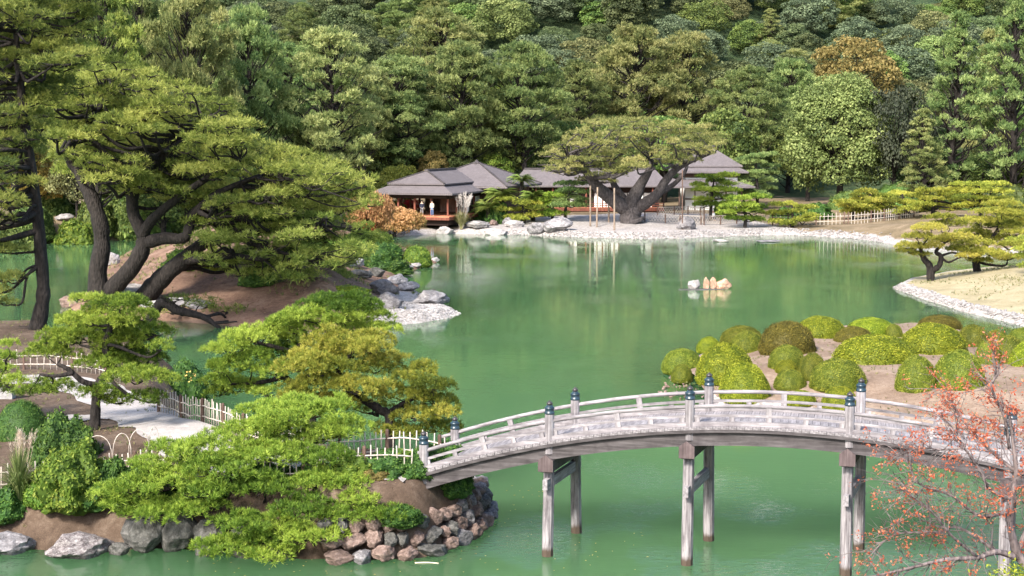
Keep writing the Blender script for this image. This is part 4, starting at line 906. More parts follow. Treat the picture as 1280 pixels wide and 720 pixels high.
def traced_pine(name, label, trunks, pads, Y0, mat, seed, needle=(0.13, 0.016, 14), dens=95, bark='bark', lump=0.34, spread=0.6, cat='tree', ground=None, zcap=None, tmean=0.5, depthk=0.85, limbs=True, rr=0.07, cover=1.15, zs=0.62, under=0.12):
    """trunks: lists of (px, py, dy, radius m); pads: (px, py, w, h[, dy]) seen at distance Y0+dy"""
    rg = rngf(seed); base = at(trunks[0][0][0], trunks[0][0][1], Y0 + trunks[0][0][2])
    if ground is not None: base[2] = float(ground.z(base[0], base[1])) - 0.1
    r = root(name, base, label, cat); tm = MB(); nodes = []
    for tr in trunks:
        pts = np.array([at(a, b, Y0 + dy) - base for a, b, dy, _ in tr]); rad = [q[3] for q in tr]
        if tr is trunks[0]: pts[0] = 0
        tm.tube(pts, rad, 12, 6, 0.05, rg); c = catmull(pts, 6); nodes.append((c, np.interp(np.linspace(0, 1, len(c)), np.linspace(0, 1, len(rad)), rad)))
    allc = np.vstack([c[len(c) // 4:] for c, _ in nodes]); allr = np.concatenate([q[len(q) // 4:] for _, q in nodes])
    cm = MB()
    for pd in pads:
        dy = pd[4] if len(pd) > 4 else rg.uniform(-1, 1) * Y0 * 0.02
        c = at(pd[0], pd[1], Y0 + dy); s = c[1] / F; rx = pd[2] * s / 2; rz = pd[3] * s * 0.42; ry = rx * depthk * rg.uniform(0.85, 1.15)
        c = c - base; c[2] -= rz * 0.3
        p, n = pad_pts(c, rx, ry, rz, rg, lump, dens, under, cover, zs)
        tn = np.clip(rg.normal(tmean, 0.22) + rg.normal(size=len(p)) * 0.2, 0, 1)
        cm.needles(p, n, needle[0], needle[1], needle[2], rg, spread, tn)
        if limbs:
            w = np.linalg.norm((allc - c) * [1, 1, 1.6], axis=1) + np.where(allc[:, 2] > c[2] + 0.1, 1.2, 0) * np.linalg.norm(allc - c, axis=1) * 0.3; j = int(np.argmin(w)); ln = np.linalg.norm(allc[j] - c)
            r0 = min(allr[j] * 0.6, max(0.03, rr * ln ** 0.7)); e = c - [0, 0, rz * 0.35]
            limb(tm, allc[j], e, r0, r0 * 0.35, rg)
            for _ in range(5 if rx > 0.5 else 3):
                a = rg.uniform(0, 6.28); q = c + np.array([math.cos(a) * rx * 0.75, math.sin(a) * ry * 0.75, -rz * 0.05]); limb(tm, e, q, r0 * 0.4, 0.012, rg, 0.0, 5)
    link('trunk', tm.mesh('trunk', bark, True, None), r); link('crown', cm.mesh('crown', mat, False), r); return r

# --- pines on the near bank
rg = rngf(611)
def n1(lst): return [(a, b, w, h, (0.7 if b < 550 else -0.3 if b < 580 else -1.05 if b < 612 else -1.55 if b < 650 else -1.95) + rg.uniform(-.25, .25)) for a, b, w, h in lst]
traced_pine('pine_tree', 'broad low bright green pine overhanging the water beside the bridge end',
    [[(322, 655, 0.2, .22), (316, 636, 0.1, .2), (300, 612, .2, .18), (288, 595, .3, .15), (300, 570, .5, .12), (340, 545, .8, .09), (375, 522, .9, .06)], [(306, 622, .1, .12), (350, 640, -.7, .10), (395, 655, -1.1, .07), (440, 645, -1, .05)], [(290, 598, .3, .1), (240, 605, -.4, .08), (190, 615, -.6, .05)], [(312, 640, 0, .12), (300, 660, -.9, .1), (310, 684, -1.4, .05)]],
    n1([(370, 512, 140, 42), (310, 540, 105, 38), (425, 535, 85, 40), (255, 560, 95, 34), (208, 560, 60, 26), (215, 598, 110, 40), (160, 606, 75, 38), (275, 585, 105, 40), (345, 565, 105, 40), (410, 570, 90, 38), (200, 636, 100, 36), (150, 626, 55, 32),
     (300, 652, 80, 32), (285, 682, 90, 28), (340, 688, 85, 26), (375, 632, 85, 36), (430, 602, 75, 36), (440, 638, 105, 30), (475, 640, 65, 26), (390, 668, 85, 30), (330, 605, 95, 36), (245, 632, 90, 34), (395, 600, 80, 34), (340, 528, 90, 34), (255, 612, 70, 32), (420, 505, 50, 28), (310, 566, 70, 32), (185, 580, 60, 30), (350, 655, 70, 32), (450, 622, 60, 26), (240, 575, 60, 28), (130, 615, 40, 26), (330, 672, 60, 26), (400, 545, 70, 32)]),
    42.7, 'pine_near', 11, (0.15, 0.017, 15), 84, ground=LC, cover=1.3, zs=0.72, under=0.15, spread=0.52, tmean=0.55, lump=0.27)
traced_pine('pine_tree', 'round layered green pine standing on the bare mound beside the path',
    [[(118, 519, 0, .17), (120, 500, 0, .15), (124, 478, 0, .14), (138, 462, 0, .13), (132, 435, 0, .12), (138, 410, 0, .10), (150, 392, 0, .06)], [(124, 482, 0, .10), (104, 477, -.3, .09), (86, 462, -.4, .08), (72, 455, -.4, .05)], [(92, 466, -.4, .07), (70, 470, -.5, .06), (50, 468, -.5, .04)]],
    [(150, 380, 85, 30), (118, 398, 95, 32), (168, 394, 60, 28), (100, 420, 110, 34), (160, 425, 90, 36), (195, 412, 50, 30), (75, 425, 50, 24), (62, 440, 70, 22), (132, 452, 80, 26), (182, 448, 70, 28), (178, 470, 85, 26), (68, 483, 72, 22), (38, 490, 44, 18), (128, 490, 55, 20), (186, 497, 50, 24), (145, 500, 45, 18), (140, 410, 100, 34, .8), (200, 432, 40, 26), (150, 440, 70, 26, .8), (110, 372, 40, 18), (90, 400, 50, 24, .6)],
    50.6, 'pine_near', 12, (0.15, 0.017, 14), 84, ground=LC, cover=1.3, zs=0.72, under=0.15, spread=0.52, tmean=0.5)
traced_pine('pine_tree', 'green pruned pine behind the fence with layered pads reaching toward the lake',
    [[(398, 540, 0, .16), (388, 515, .2, .14), (372, 488, .4, .13), (352, 462, .4, .11), (372, 435, .4, .09), (400, 412, .5, .07), (430, 395, .5, .05)], [(360, 470, .4, .09), (325, 478, .2, .07), (290, 480, 0, .04)], [(366, 440, .4, .08), (330, 430, .4, .06), (300, 425, .4, .04)]],
    [(430, 381, 110, 26), (382, 394, 80, 26), (466, 394, 50, 18), (402, 408, 115, 24), (332, 416, 90, 26), (300, 420, 50, 22), (474, 411, 62, 14), (290, 434, 60, 26), (350, 438, 70, 24), (312, 452, 90, 28), (280, 458, 60, 28), (342, 462, 70, 24), (302, 482, 80, 28), (274, 474, 50, 28), (332, 490, 40, 20), (430, 398, 60, 18), (370, 424, 60, 20), (360, 402, 60, 20), (270, 490, 36, 20), (445, 388, 60, 22, .8)],
    51.5, 'pine_near', 13, (0.15, 0.017, 14), 84, ground=LC, cover=1.3, zs=0.72, under=0.15, spread=0.52, tmean=0.6)
traced_pine('pine_tree', 'yellowing pine leaning over the lake just left of the bridge posts',
    [[(480, 556, 0, .16), (488, 532, .1, .15), (474, 512, .2, .13), (446, 494, .3, .12), (424, 470, .3, .10), (436, 446, .3, .07), (450, 430, .3, .05)], [(482, 518, .2, .09), (512, 500, .2, .07), (540, 490, .2, .04)], [(446, 494, .3, .08), (405, 492, .2, .06), (380, 495, .1, .04)]],
    [(430, 424, 115, 28), (398, 440, 80, 28), (462, 434, 60, 28), (380, 456, 80, 30), (430, 458, 90, 32), (482, 450, 60, 28), (400, 478, 90, 32), (370, 490, 60, 30), (452, 482, 80, 32), (512, 466, 80, 30), (540, 480, 60, 26), (502, 492, 90, 32), (546, 500, 55, 30), (556, 516, 40, 22), (462, 510, 70, 26), (520, 518, 70, 26), (545, 534, 60, 22), (502, 538, 70, 20), (380, 512, 50, 22), (440, 440, 80, 28, .8), (420, 500, 60, 26)],
    48.8, 'pine_yellow', 14, (0.15, 0.017, 14), 84, ground=LC, cover=1.3, zs=0.72, under=0.15, spread=0.52, tmean=0.5)
traced_pine('pine_tree', 'small green pine pads at the edge of the path by the stone block',
    [[(-12, 515, 0, .12), (-6, 490, 0, .10), (0, 470, 0, .07), (8, 455, 0, .05)]], [(8, 446, 40, 18), (-10, 462, 60, 20), (18, 476, 44, 22), (-12, 486, 60, 22), (10, 430, 30, 14)], 52.5, 'pine_near', 15, (0.15, 0.017, 14), 84, ground=LC, cover=1.3, zs=0.72, under=0.15, spread=0.52)

# --- great leaning pines of the peninsula
from math import sin, cos
def in_poly(poly, n, rg, mind=0.0):
    p = np.array(poly, float); lo, hi = p.min(0), p.max(0); out = []; tries = 0
    while len(out) < n and tries < 60000:
        tries += 1; q = lo + rg.random(2) * (hi - lo)
        if sdf(p, q[0], q[1]) <= 0: continue
        if mind and out and min((a[0] - q[0]) ** 2 + (2.0 * (a[1] - q[1])) ** 2 for a in out) < mind * mind: continue
        out.append(q)
    return out
rg = rngf(5)
poly_big = [(40, 120), (80, 70), (120, 62), (165, 85), (230, 105), (290, 135), (330, 178), (400, 200), (440, 220), (478, 240), (460, 258), (400, 268), (360, 265), (300, 270), (265, 262), (215, 250), (150, 240), (100, 215), (70, 180)]
pads = [(q[0], q[1], rg.uniform(26, 62), rg.uniform(10, 18), rg.uniform(-5.5, 4.5)) for q in in_poly(poly_big, 230, rg, 14)]
traced_pine('pine_tree', 'huge spreading old pine with thick leaning trunks on the peninsula',
    [[(128, 374, 0, .8), (122, 345, 0, .58), (128, 302, 0, .48), (121, 265, 0, .44), (102, 220, .5, .38), (86, 190, .8, .3), (110, 150, 1, .3), (140, 115, 1, .15)],
     [(136, 366, 0, .6), (168, 330, -.6, .5), (180, 298, -.8, .45), (166, 264, -.8, .36), (172, 225, -1, .4), (215, 185, -1, .28), (255, 150, -1, .15)],
     [(180, 304, -.8, .40), (205, 298, -1.2, .36), (232, 296, -1.5, .32), (242, 268, -1.6, .28), (275, 240, -2, .2), (330, 218, -2, .12)],
     [(176, 296, -.8, .35), (195, 270, -1.5, .3), (240, 235, -2.5, .2), (300, 200, -3, .12)]],
    pads, 96.0, 'pine_mid', 21, (0.34, 0.042, 9), 12, ground=LB, lump=0.42, spread=0.75, tmean=0.5, rr=0.06)
rg = rngf(8)
poly_low = [(250, 275), (330, 262), (400, 268), (450, 280), (475, 305), (440, 325), (400, 345), (350, 350), (300, 345), (250, 325)]
pads = [(q[0], q[1], rg.uniform(26, 56), rg.uniform(9, 15), rg.uniform(-4, 4)) for q in in_poly(poly_low, 85, rg, 13)]
traced_pine('pine_tree', 'second old pine with a low trunk sweeping right over the mulch',
    [[(176, 372, 2, .7), (200, 350, 1.5, .58), (228, 326, 1, .46), (262, 300, .5, .36), (300, 296, 0, .32), (345, 285, 0, .2), (400, 280, 0, .12)], [(228, 326, 1, .3), (285, 320, -1, .2), (330, 325, -1.5, .1)], [(300, 296, 0, .2), (330, 310, -1, .14), (370, 320, -1, .08)]],
    pads, 95.0, 'pine_mid', 22, (0.34, 0.042, 9), 14, ground=LB, lump=0.42, spread=0.75, tmean=0.45)
traced_pine('pine_tree', 'small dark trunked pine standing on the mulch with a wide flat crown',
    [[(376, 362, 0, .32), (375, 350, 0, .26), (372, 335, 0, .2), (380, 318, 0, .12)]], [(376, 322, 100, 20), (340, 330, 70, 18), (410, 330, 70, 18), (376, 338, 110, 18), (430, 320, 60, 16), (350, 345, 60, 14), (415, 345, 60, 14), (395, 312, 70, 16)], 103.0, 'pine_dark', 23, (0.32, 0.04, 9), 15, ground=LB, lump=0.42, spread=0.75)
traced_pine('pine_tree', 'gnarled dark branch pine dipping over the inlet with sparse pale needles',
    [[(178, 388, 0, .35), (200, 380, -.5, .3), (222, 388, -1, .26), (240, 392, -1.3, .22), (258, 398, -1.6, .18), (275, 411, -2, .10)], [(222, 388, -1, .15), (212, 376, -1, .12), (200, 370, -1.2, .1)], [(258, 398, -1.6, .1), (266, 404, -1.8, .08), (296, 402, -2.2, .04)]],
    [(250, 378, 60, 12), (285, 388, 60, 10), (225, 372, 40, 10), (300, 396, 36, 8), (215, 390, 40, 8)], 92.0, 'pine_mid', 24, (0.30, 0.035, 7), 9, ground=LB, spread=0.8)
rg = rngf(31)
poly_l = [(-70, -50), (60, -50), (125, -20), (128, 12), (105, 40), (95, 70), (70, 100), (52, 130), (60, 170), (30, 200), (10, 260), (-30, 290), (-80, 300)]
pads = [(q[0], q[1], rg.uniform(34, 70), rg.uniform(12, 20), rg.uniform(-4.5, 4)) for q in in_poly(poly_l, 130, rg, 16)] + [(8, 348, 50, 14, -1), (-10, 365, 60, 16, -1), (12, 378, 40, 12, -1), (60, 55, 70, 20, 0), (95, 12, 70, 20, 0), (40, 228, 44, 14, -1), (-5, 310, 70, 18, -1)]
traced_pine('pine_tree', 'tall slender pine leaning over the left bay with dark green crown',
    [[(46, 403, 0, .42), (54, 370, 0, .33), (52, 330, 0, .30), (48, 280, 0, .29), (42, 235, 0, .28), (34, 180, 0, .26), (26, 110, 0, .2), (20, 40, 0, .14), (22, -40, 0, .08)]], pads, 77.5, 'pine_dark', 32, (0.30, 0.036, 10), 17, ground=LC, lump=0.42, spread=0.75, tmean=0.55, rr=0.05)

# --- great pine on the beach and its neighbours
rg = rngf(41)
pads = [(q[0], q[1], rg.uniform(16, 34), rg.uniform(6, 9), rg.uniform(-7, 6)) for q in in_poly([(672, 208), (682, 190), (712, 168), (740, 152), (780, 148), (830, 152), (880, 158), (900, 164), (908, 182), (880, 190), (850, 198), (800, 206), (760, 222), (735, 206), (700, 214)], 120, rg, 10)]
pads += [(x_, y_, 26, 7, d_) for x_, y_, d_ in [(690, 212, -3), (706, 216, -2), (724, 212, -4), (742, 218, -4), (700, 205, 1), (760, 226, -3), (772, 216, -4), (838, 204, -3), (862, 200, -3), (884, 192, -2), (900, 178, -2), (730, 224, 1)]]
traced_pine('pine_tree', 'great gnarled umbrella shaped pine with a massive trunk on the gravel beach',
    [[(790, 281, 0, 1.6), (788, 272, 0, 1.25), (790, 262, 0, 1.05), (790, 254, 0, .95), (800, 232, 0, .6), (812, 212, 0, .35), (815, 195, 0, .2)], [(786, 264, 0, .9), (764, 248, -.5, .78), (745, 232, -1, .6), (732, 214, -1, .45), (715, 200, -1.5, .25)], [(794, 262, 0, .7), (818, 246, -1, .58), (832, 226, -1, .45), (850, 208, -1, .35), (880, 195, -1, .18), (893, 190, -1, .1)], [(782, 250, 1, .45), (768, 232, 1.5, .4), (765, 212, 2, .25), (755, 190, 2, .15)], [(806, 250, 1, .4), (836, 235, 2, .3), (856, 215, 2, .2), (860, 195, 3, .12)]],
    pads, 177.0, 'pine_grand', 42, (0.34, 0.06, 7), 11, bark='bark_grey', ground=LA, lump=0.42, spread=0.8, rr=0.09, tmean=0.5)
def small_pine(px, py, crown, mat, label, Y=None, seed=0, tufts=(0.30, 0.06, 7), dens=20, land=None, lean=0, n=None, tmean=0.5, bark='bark'):
    """pruned garden pine: crown = (cx, top, w, h) in picture units"""
    land = land or LA; b = land.on(px, py); Y = b[1]; rg = rngf(seed + 100); cx, top, w, h = crown; pads = []
    n = n or int(max(8, w * h / 150)); tiers = max(3, int(round(h / 11)))
    for i in range(tiers):
        t = (i + 0.5) / tiers; yy = top + h * (0.1 + 0.82 * t); half = w / 2 * (0.45 + 0.55 * math.sin(math.pi * min(0.9, 0.2 + 0.6 * t))); k = max(2, int(round(half * 2 / 24)))
        for j in range(k + 1):
            u = (j + 0.5) / (k + 1) * 2 - 1
            pads.append((cx + u * half * 0.86 + rg.normal() * 2, yy + rg.normal() * 1.6 + abs(u) * 2.5, rg.uniform(20, 30), rg.uniform(4.5, 7), rg.uniform(-1, 1) * w * Y / F * 0.32))
    s = Y / F; tr = max(0.09, 0.022 * w * s + 0.06)
    return traced_pine('garden_pine', label, [[(px, py, 0, tr * 1.2), (px + lean * 0.3 + 1, py - (py - top) * 0.3, 0, tr), (px + (cx - px) * 0.5 + lean, py - (py - top) * 0.55, 0, tr * .8), (cx, top + h * 0.25, 0, tr * .35)]], pads, Y, mat, seed + 300, tufts, dens, ground=land, lump=0.36, spread=0.7, rr=0.05, tmean=tmean, bark=bark, cover=1.6)
small_pine(655, 279, (652, 243, 64, 34), 'pine_pruned', 'rounded yellow green clipped pine among pale shore rocks', seed=1)
small_pine(690, 276, (690, 236, 46, 36), 'pine_near', 'green garden pine behind the large beach rock', seed=2)
small_pine(706, 277, (714, 222, 50, 40), 'pine_far', 'dark green garden pine leaning toward the props of the great pine', seed=3)
small_pine(888, 276, (893, 208, 62, 55), 'pine_near', 'lush green garden pine in front of the tall villa hall', seed=4)
small_pine(946, 262, (945, 184, 58, 66), 'pine_far', 'grey green cloud pruned pine beside the villa hall', seed=5, tmean=0.7)
small_pine(931, 285, (930, 238, 64, 42), 'pine_near', 'bright green pine at the head of the lattice fence', seed=6, tmean=.7)
small_pine(990, 284, (990, 249, 70, 32), 'pine_pruned', 'low spreading pine in front of the paling fence', seed=7)
small_pine(1090, 273, (1088, 234, 75, 34), 'pine_pruned', 'yellow green pine at the lower end of the pine row on the bank', seed=8)
small_pine(1130, 272, (1128, 234, 80, 34), 'pine_pruned', 'yellow green pine joined into the row above the paling fence', seed=9)
small_pine(1166, 272, (1180, 228, 90, 36), 'pine_pruned', 'taller yellow green pine on the grassy knoll of the bank', seed=10, tmean=0.6)
small_pine(1226, 272, (1224, 222, 90, 40), 'pine_pruned', 'broad yellow green pine at the top of the pine row', seed=11)
small_pine(1066, 275, (1074, 244, 50, 26), 'pine_pruned', 'small yellow pine against the paling fence', seed=12, tmean=.65)
small_pine(1275, 280, (1270, 262, 60, 30), 'pine_pruned', 'yellow green pine behind the lawn pines on the knoll', seed=13)
# lawn pines
traced_pine('garden_pine', 'yellow green pine with a forked looping trunk at the tip of the lawn', [[(1164, 340, 0, .30), (1162, 333, 0, .26), (1156, 325, 0, .22), (1152, 316, 0, .17), (1150, 305, 0, .1)], [(1166, 338, 0, .22), (1174, 332, -.2, .2), (1176, 320, -.2, .17), (1170, 314, 0, .13), (1185, 300, 0, .08)]],
    [(1165, 285, 52, 10), (1145, 296, 41, 8), (1185, 280, 49, 10), (1140, 308, 43, 8), (1175, 300, 49, 8), (1200, 296, 49, 9), (1150, 318, 33, 7), (1205, 312, 49, 8), (1178, 272, 41, 7), (1210, 320, 33, 7), (1160, 308, 41, 8), (1135, 314, 30, 6)], 114.0, 'pine_pruned', 51, (0.20, 0.03, 9), 34, ground=LE, lump=0.32, cover=1.6, tmean=.55)
traced_pine('garden_pine', 'broad yellow green pine with spreading pads further up the lawn', [[(1222, 337, 0, .3), (1220, 325, 0, .25), (1228, 312, 0, .2), (1240, 298, 0, .14), (1250, 280, 0, .07)], [(1226, 316, 0, .15), (1205, 310, -.5, .1), (1195, 305, -.5, .06)]],
    [(1245, 265, 57, 10), (1270, 268, 57, 10), (1220, 276, 52, 10), (1250, 282, 66, 10), (1215, 290, 49, 9), (1275, 290, 49, 10), (1240, 298, 66, 10), (1215, 304, 49, 8), (1270, 306, 49, 8), (1235, 316, 57, 8), (1260, 322, 49, 7), (1225, 326, 33, 6), (1290, 278, 49, 10), (1255, 255, 41, 8)], 117.0, 'pine_pruned', 52, (0.20, 0.03, 9), 34, ground=LE, lump=0.32, cover=1.6, tmean=.55)
traced_pine('garden_pine', 'pine at the lawn edge cut off by the picture side', [[(1298, 352, 0, .25), (1296, 338, 0, .2), (1290, 325, 0, .15), (1285, 312, 0, .08)]], [(1285, 300, 41, 10), (1278, 312, 30, 8), (1290, 320, 41, 10), (1283, 332, 26, 8), (1300, 306, 41, 10)], 108.0, 'pine_pruned', 53, (0.20, 0.03, 9), 34, ground=LE, lump=0.32, cover=1.6)

# --- generic trees (own mesh per kind, shared by copies)
def gen_pine(seed, H=16.0, R=6.0, tier0=0.28, npads=60, needle=(0.42, 0.085, 7), dens=10, flat=0.32, tmean=0.5, spiky=False, mat='pine_far'):
    rg = rngf(seed); tm = MB(); cm = MB(); bend = rg.normal(size=2) * H * 0.05
    tp = np.array([[0, 0, -0.5], [bend[0] * .3, bend[1] * .3, H * .3], [bend[0] * .8, bend[1] * .8, H * .6], [bend[0] * .6, bend[1] * .6, H * 0.97]])
    tm.tube(tp, [0.025 * H, 0.02 * H, 0.013 * H, 0.003 * H], 9, 6, 0.05, rg); c = catmull(tp, 10)
    for i in range(npads):
        t = tier0 + (1 - tier0) * ((i + 0.5) / npads) ** 0.9; u = (t - tier0) / (1 - tier0)
        prof = (math.sqrt(max(0.0, 1 - u ** 2.2)) * (0.55 + 0.45 * min(1, u * 3))) if not spiky else (1 - u) ** 0.75 * (0.6 + 0.4 * min(1, u * 5)) + 0.05
        a = i * 2.39996 + rg.normal() * 0.35; rd = R * prof * math.sqrt(rg.uniform(0.12, 1.0))
        j = int(np.clip(t * len(c) * 0.97, 0, len(c) - 1)); z = H * t
        pc = np.array([c[j][0] + math.cos(a) * rd, c[j][1] + math.sin(a) * rd, z + (rd * (0.12 if not spiky else 0.28)) + rg.normal() * 0.2])
        rx = R * rg.uniform(0.12, 0.24) * (0.75 + 0.4 * (1 - u))
        if spiky: rx *= 0.72
        rz = rx * (flat if not spiky else 0.75)
        p, n = pad_pts(pc, rx, rx, rz, rg, 0.5, dens, 0.2, 1.9 if spiky else 1.35); tn = np.clip(rg.normal(tmean, 0.2) + rg.normal(size=len(p)) * 0.2, 0, 1)
        if spiky: n = unit(n + [0, 0, 0.8])
        cm.needles(p, n, needle[0], needle[1], needle[2], rg, 0.75, tn)
        limb(tm, c[max(0, j - 2)], pc - [0, 0, rz * .4], 0.006 * H, 0.02, rg, 0.1, 5)
    return tm.mesh('trunk', 'bark', True, None), cm.mesh('crown', mat, False), H, R
def gen_broad(seed, H=12.0, R=5.0, lumps=52, leaf=0.42, per=120, mat='broad_dark', base=0.18, top=0.5, tmean=0.5):
    rg = rngf(seed); tm = MB(); cm = MB()
    tm.tube([[0, 0, -0.5], [0.2, 0.1, H * .25], [0, 0, H * .55], [0.1, 0, H * 0.8]], [0.03 * H, 0.024 * H, 0.014 * H, 0.004 * H], 8, 4, 0.05, rg)
    for i in range(lumps):
        z = 1 - (i + 0.5) / lumps * 1.75; a = i * 2.39996 + rg.normal() * 0.3; s = math.sqrt(max(0.02, 1 - z * z))
        k = rg.uniform(0.72, 1.05); zc = H * (base + (1 - base) * (0.5 + 0.42 * z * k)); q = np.array([R * s * math.cos(a) * k * 0.85, R * s * math.sin(a) * k * 0.85, zc])
        r = R * rg.uniform(0.22, 0.36); n = int(per * (r / (0.28 * R)) ** 2)
        zz = rg.uniform(-0.35, 1, n); aa = rg.uniform(0, 6.283, n); ss = np.sqrt(1 - zz * zz); d = np.stack([ss * np.cos(aa), ss * np.sin(aa), zz], 1)
        out = unit(np.array([q[0], q[1], (q[2] - H * .45) * .8])); d = unit(d + out * 0.45)
        p = q + d * r * np.array([1, 1, .8]) * rg.uniform(0.75, 1.05, (n, 1)); tn = np.clip(rg.normal(tmean, 0.17) + rg.normal(size=n) * 0.2, 0, 1)
        cm.leaves(p, unit(d + [0, 0, 0.3]), leaf, rg, 0.55, tn, 0.7)
        limb(tm, [0, 0, H * rg.uniform(.2, .5)], q, 0.006 * H, 0.02, rg, 0.05, 4)
    return tm.mesh('trunk', 'bark', True, None), cm.mesh('crown', mat, False), H, R
def recolor(g, mat):
    c = g[1].copy(); c.materials.clear(); c.materials.append(MAT[mat]); return (g[0], c, g[2], g[3])
PF = [gen_pine(201, 17, 6.2, 0.26, 120), gen_pine(202, 16, 6.8, 0.36, 105), gen_pine(203, 18, 5.6, 0.2, 130), gen_pine(204, 15, 6.6, 0.15, 130)]
PL = [recolor(g, 'pine_farlight') for g in PF]; PD = [recolor(g, 'pine_dark') for g in PF]
PS = [gen_pine(211, 18, 5.0, 0.1, 130, spiky=True, mat='pine_far'), gen_pine(212, 17, 4.6, 0.12, 130, spiky=True, mat='pine_farlight')]
BR = [gen_broad(221, 12, 5.2), gen_broad(222, 11, 5.6, 40), gen_broad(223, 13, 4.8, 50)]
BRv = {k: [recolor(g, k) for g in BR] for k in ('broad_blue', 'broad_tan', 'broad_light', 'broad_black', 'broad_green', 'autumn', 'autumn_brown', 'maple_orange', 'red_maple')}
BRv['broad_dark'] = BR
CAM = gen_broad(224, 16, 6.0, 160, 0.34, 190, 'broad_light', 0.0)
def plant(g, px, Y, top, w, label, name='pine_tree', rz=0.0, group=None, land=None, cat='tree', base_py=None, onemesh=False):
    p = at(px, 200, Y); p[2] = float((land or LA).z(p[0], p[1])) - 0.1; h = at(px, top, Y)[2] - p[2]; sz = max(0.15, h / g[2]); sx = w * Y / F / (2 * g[3]) * 0.92
    r = root(name, p, label, cat, group, rz)
    link('trunk', g[0], r, None, None, (sx, sx, sz)); link('crown', g[1], r, None, None, (sx, sx, sz)); return r
BGT = [
 (PD[0], 118, 150, -25, 150, 'dark pine rising behind the great leaning pine trunks'), (PL[1], 232, 160, -12, 150, 'pale yellowish pine crown above the great spreading pine'),
 (PF[2], 175, 175, -20, 120, 'green pine between the dark and the yellowish pine at the back'), (PF[3], 310, 172, 18, 140, 'dense pine sloping down toward the lone golden topped pine'),
 (PL[0], 400, 176, 42, 160, 'large golden topped pine standing left of the pavilion roof'), (PF[1], 455, 196, 85, 110, 'green pine directly left of the pavilion roof'),
 (PF[0], 510, 202, 76, 150, 'layered green pine behind the left half of the pavilion'), (PF[3], 572, 206, 60, 150, 'layered green pine behind the pavilion ridge'),
 (PL[2], 550, 235, 18, 170, 'tall pale round headed pine standing above the layered pines'), (PF[1], 658, 208, 58, 140, 'umbrella pine with bare trunk behind the villa wing'),
 (PD[2], 610, 225, 85, 120, 'dark pine filling the gap behind the umbrella pine'), (PF[2], 725, 226, 80, 110, 'green pine behind the crown of the great beach pine'),
 (PL[3], 795, 232, 40, 165, 'broad pale pine on rising ground above the great beach pine'), (PL[0], 868, 236, 46, 130, 'pale pine beside the broad one above the villa hall'),
 (PF[1], 935, 228, 88, 120, 'dark limbed pine above the villa hall roof'), (PF[3], 985, 240, 80, 120, 'green pine behind the big round camphor tree'),
 (PS[1], 956, 300, 12, 50, 'slim tan conifer standing out on the wooded hill'), (PS[0], 1188, 203, 22, 130, 'tall upright pine with candle branches right of the dark tree'),
 (PS[1], 1158, 196, 138, 78, 'shorter upright pine in front of the dark tree'), (PS[0], 1268, 200, -12, 130, 'tall upright pine at the right edge of the wood'),
 (PS[1], 1230, 240, 40, 90, 'pale upright pine between the two tall upright pines'), (PF[0], 20, 165, -40, 160, 'pine behind the slender leaning pine crown'),
 (PF[2], 60, 185, 60, 120, 'pine above the brown bank of the left bay'), (PF[2], 360, 205, 60, 120, 'green pine in the gap left of the golden topped pine')]
for i, t in enumerate(BGT): plant(t[0], t[1], t[2], t[3], t[4], t[5], 'pine_tree', i * 1.7)
plant(CAM, 1050, 203, 88, 138, 'big rounded pale green camphor tree reaching down to the garden', 'camphor_tree', 0.6)
BT = [('broad_black', 1, 1117, 200, 108, 92, 'almost black evergreen tree beside the pale camphor tree'), ('autumn_brown', 0, 1068, 262, 46, 120, 'orange brown autumn tree above the camphor tree'), ('broad_green', 2, 905, 206, 130, 95, 'dark green broadleaf tree behind the villa hall'),
      ('broad_green', 0, 1165, 212, 180, 110, 'low dark broadleaf tree under the upright pines'), ('broad_green', 1, 1240, 208, 190, 120, 'low dark broadleaf tree behind the pine row'), ('broad_green', 2, 1290, 205, 185, 100, 'low dark broadleaf at the edge behind the pine row'),
      ('broad_green', 1, 760, 214, 150, 110, 'dark broadleaf tree behind the great beach pine crown'), ('broad_green', 0, 700, 216, 150, 100, 'dark broadleaf tree behind the villa wing ridge'), ('broad_green', 2, 470, 202, 160, 110, 'dark broadleaf tree beside the left pavilion eave'),
      ('broad_green', 1, 545, 212, 165, 120, 'dark broadleaf tree close behind the pavilion ridge'), ('broad_green', 0, 610, 210, 170, 110, 'dark broadleaf tree behind the pavilion peak'), ('broad_green', 2, 830, 218, 140, 110, 'dark broadleaf tree between great pine and villa hall'),
      ('broad_green', 0, 1010, 222, 150, 100, 'dark broadleaf tree left behind the camphor tree'), ('broad_tan', 1, 95, 165, 185, 80, 'yellowish autumn tree glimpsed behind the great leaning trunks'), ('autumn', 0, 45, 168, 190, 80, 'pale orange autumn tree above the brown bank'),
      ('broad_green', 1, 300, 166, 190, 130, 'dark tree behind the great spreading pine'), ('broad_green', 2, 390, 168, 200, 120, 'dark tree under the golden topped pine'), ('broad_green', 0, 200, 160, 190, 130, 'dark tree at the back of the peninsula bay'), ('broad_green', 1, 10, 172, 210, 100, 'dark tree on the far left bank'),
      ('broad_green', 0, 130, 172, 200, 110, 'dark tree behind the yellow autumn tree'), ('autumn', 2, 868, 205, 215, 22, 'small orange maple at the corner of the villa hall')]
for i, (mt, k, px, Y, top, w, lab) in enumerate(BT): plant(BRv[mt][k], px, Y, top, w, lab, 'broadleaf_tree', i * 1.1)
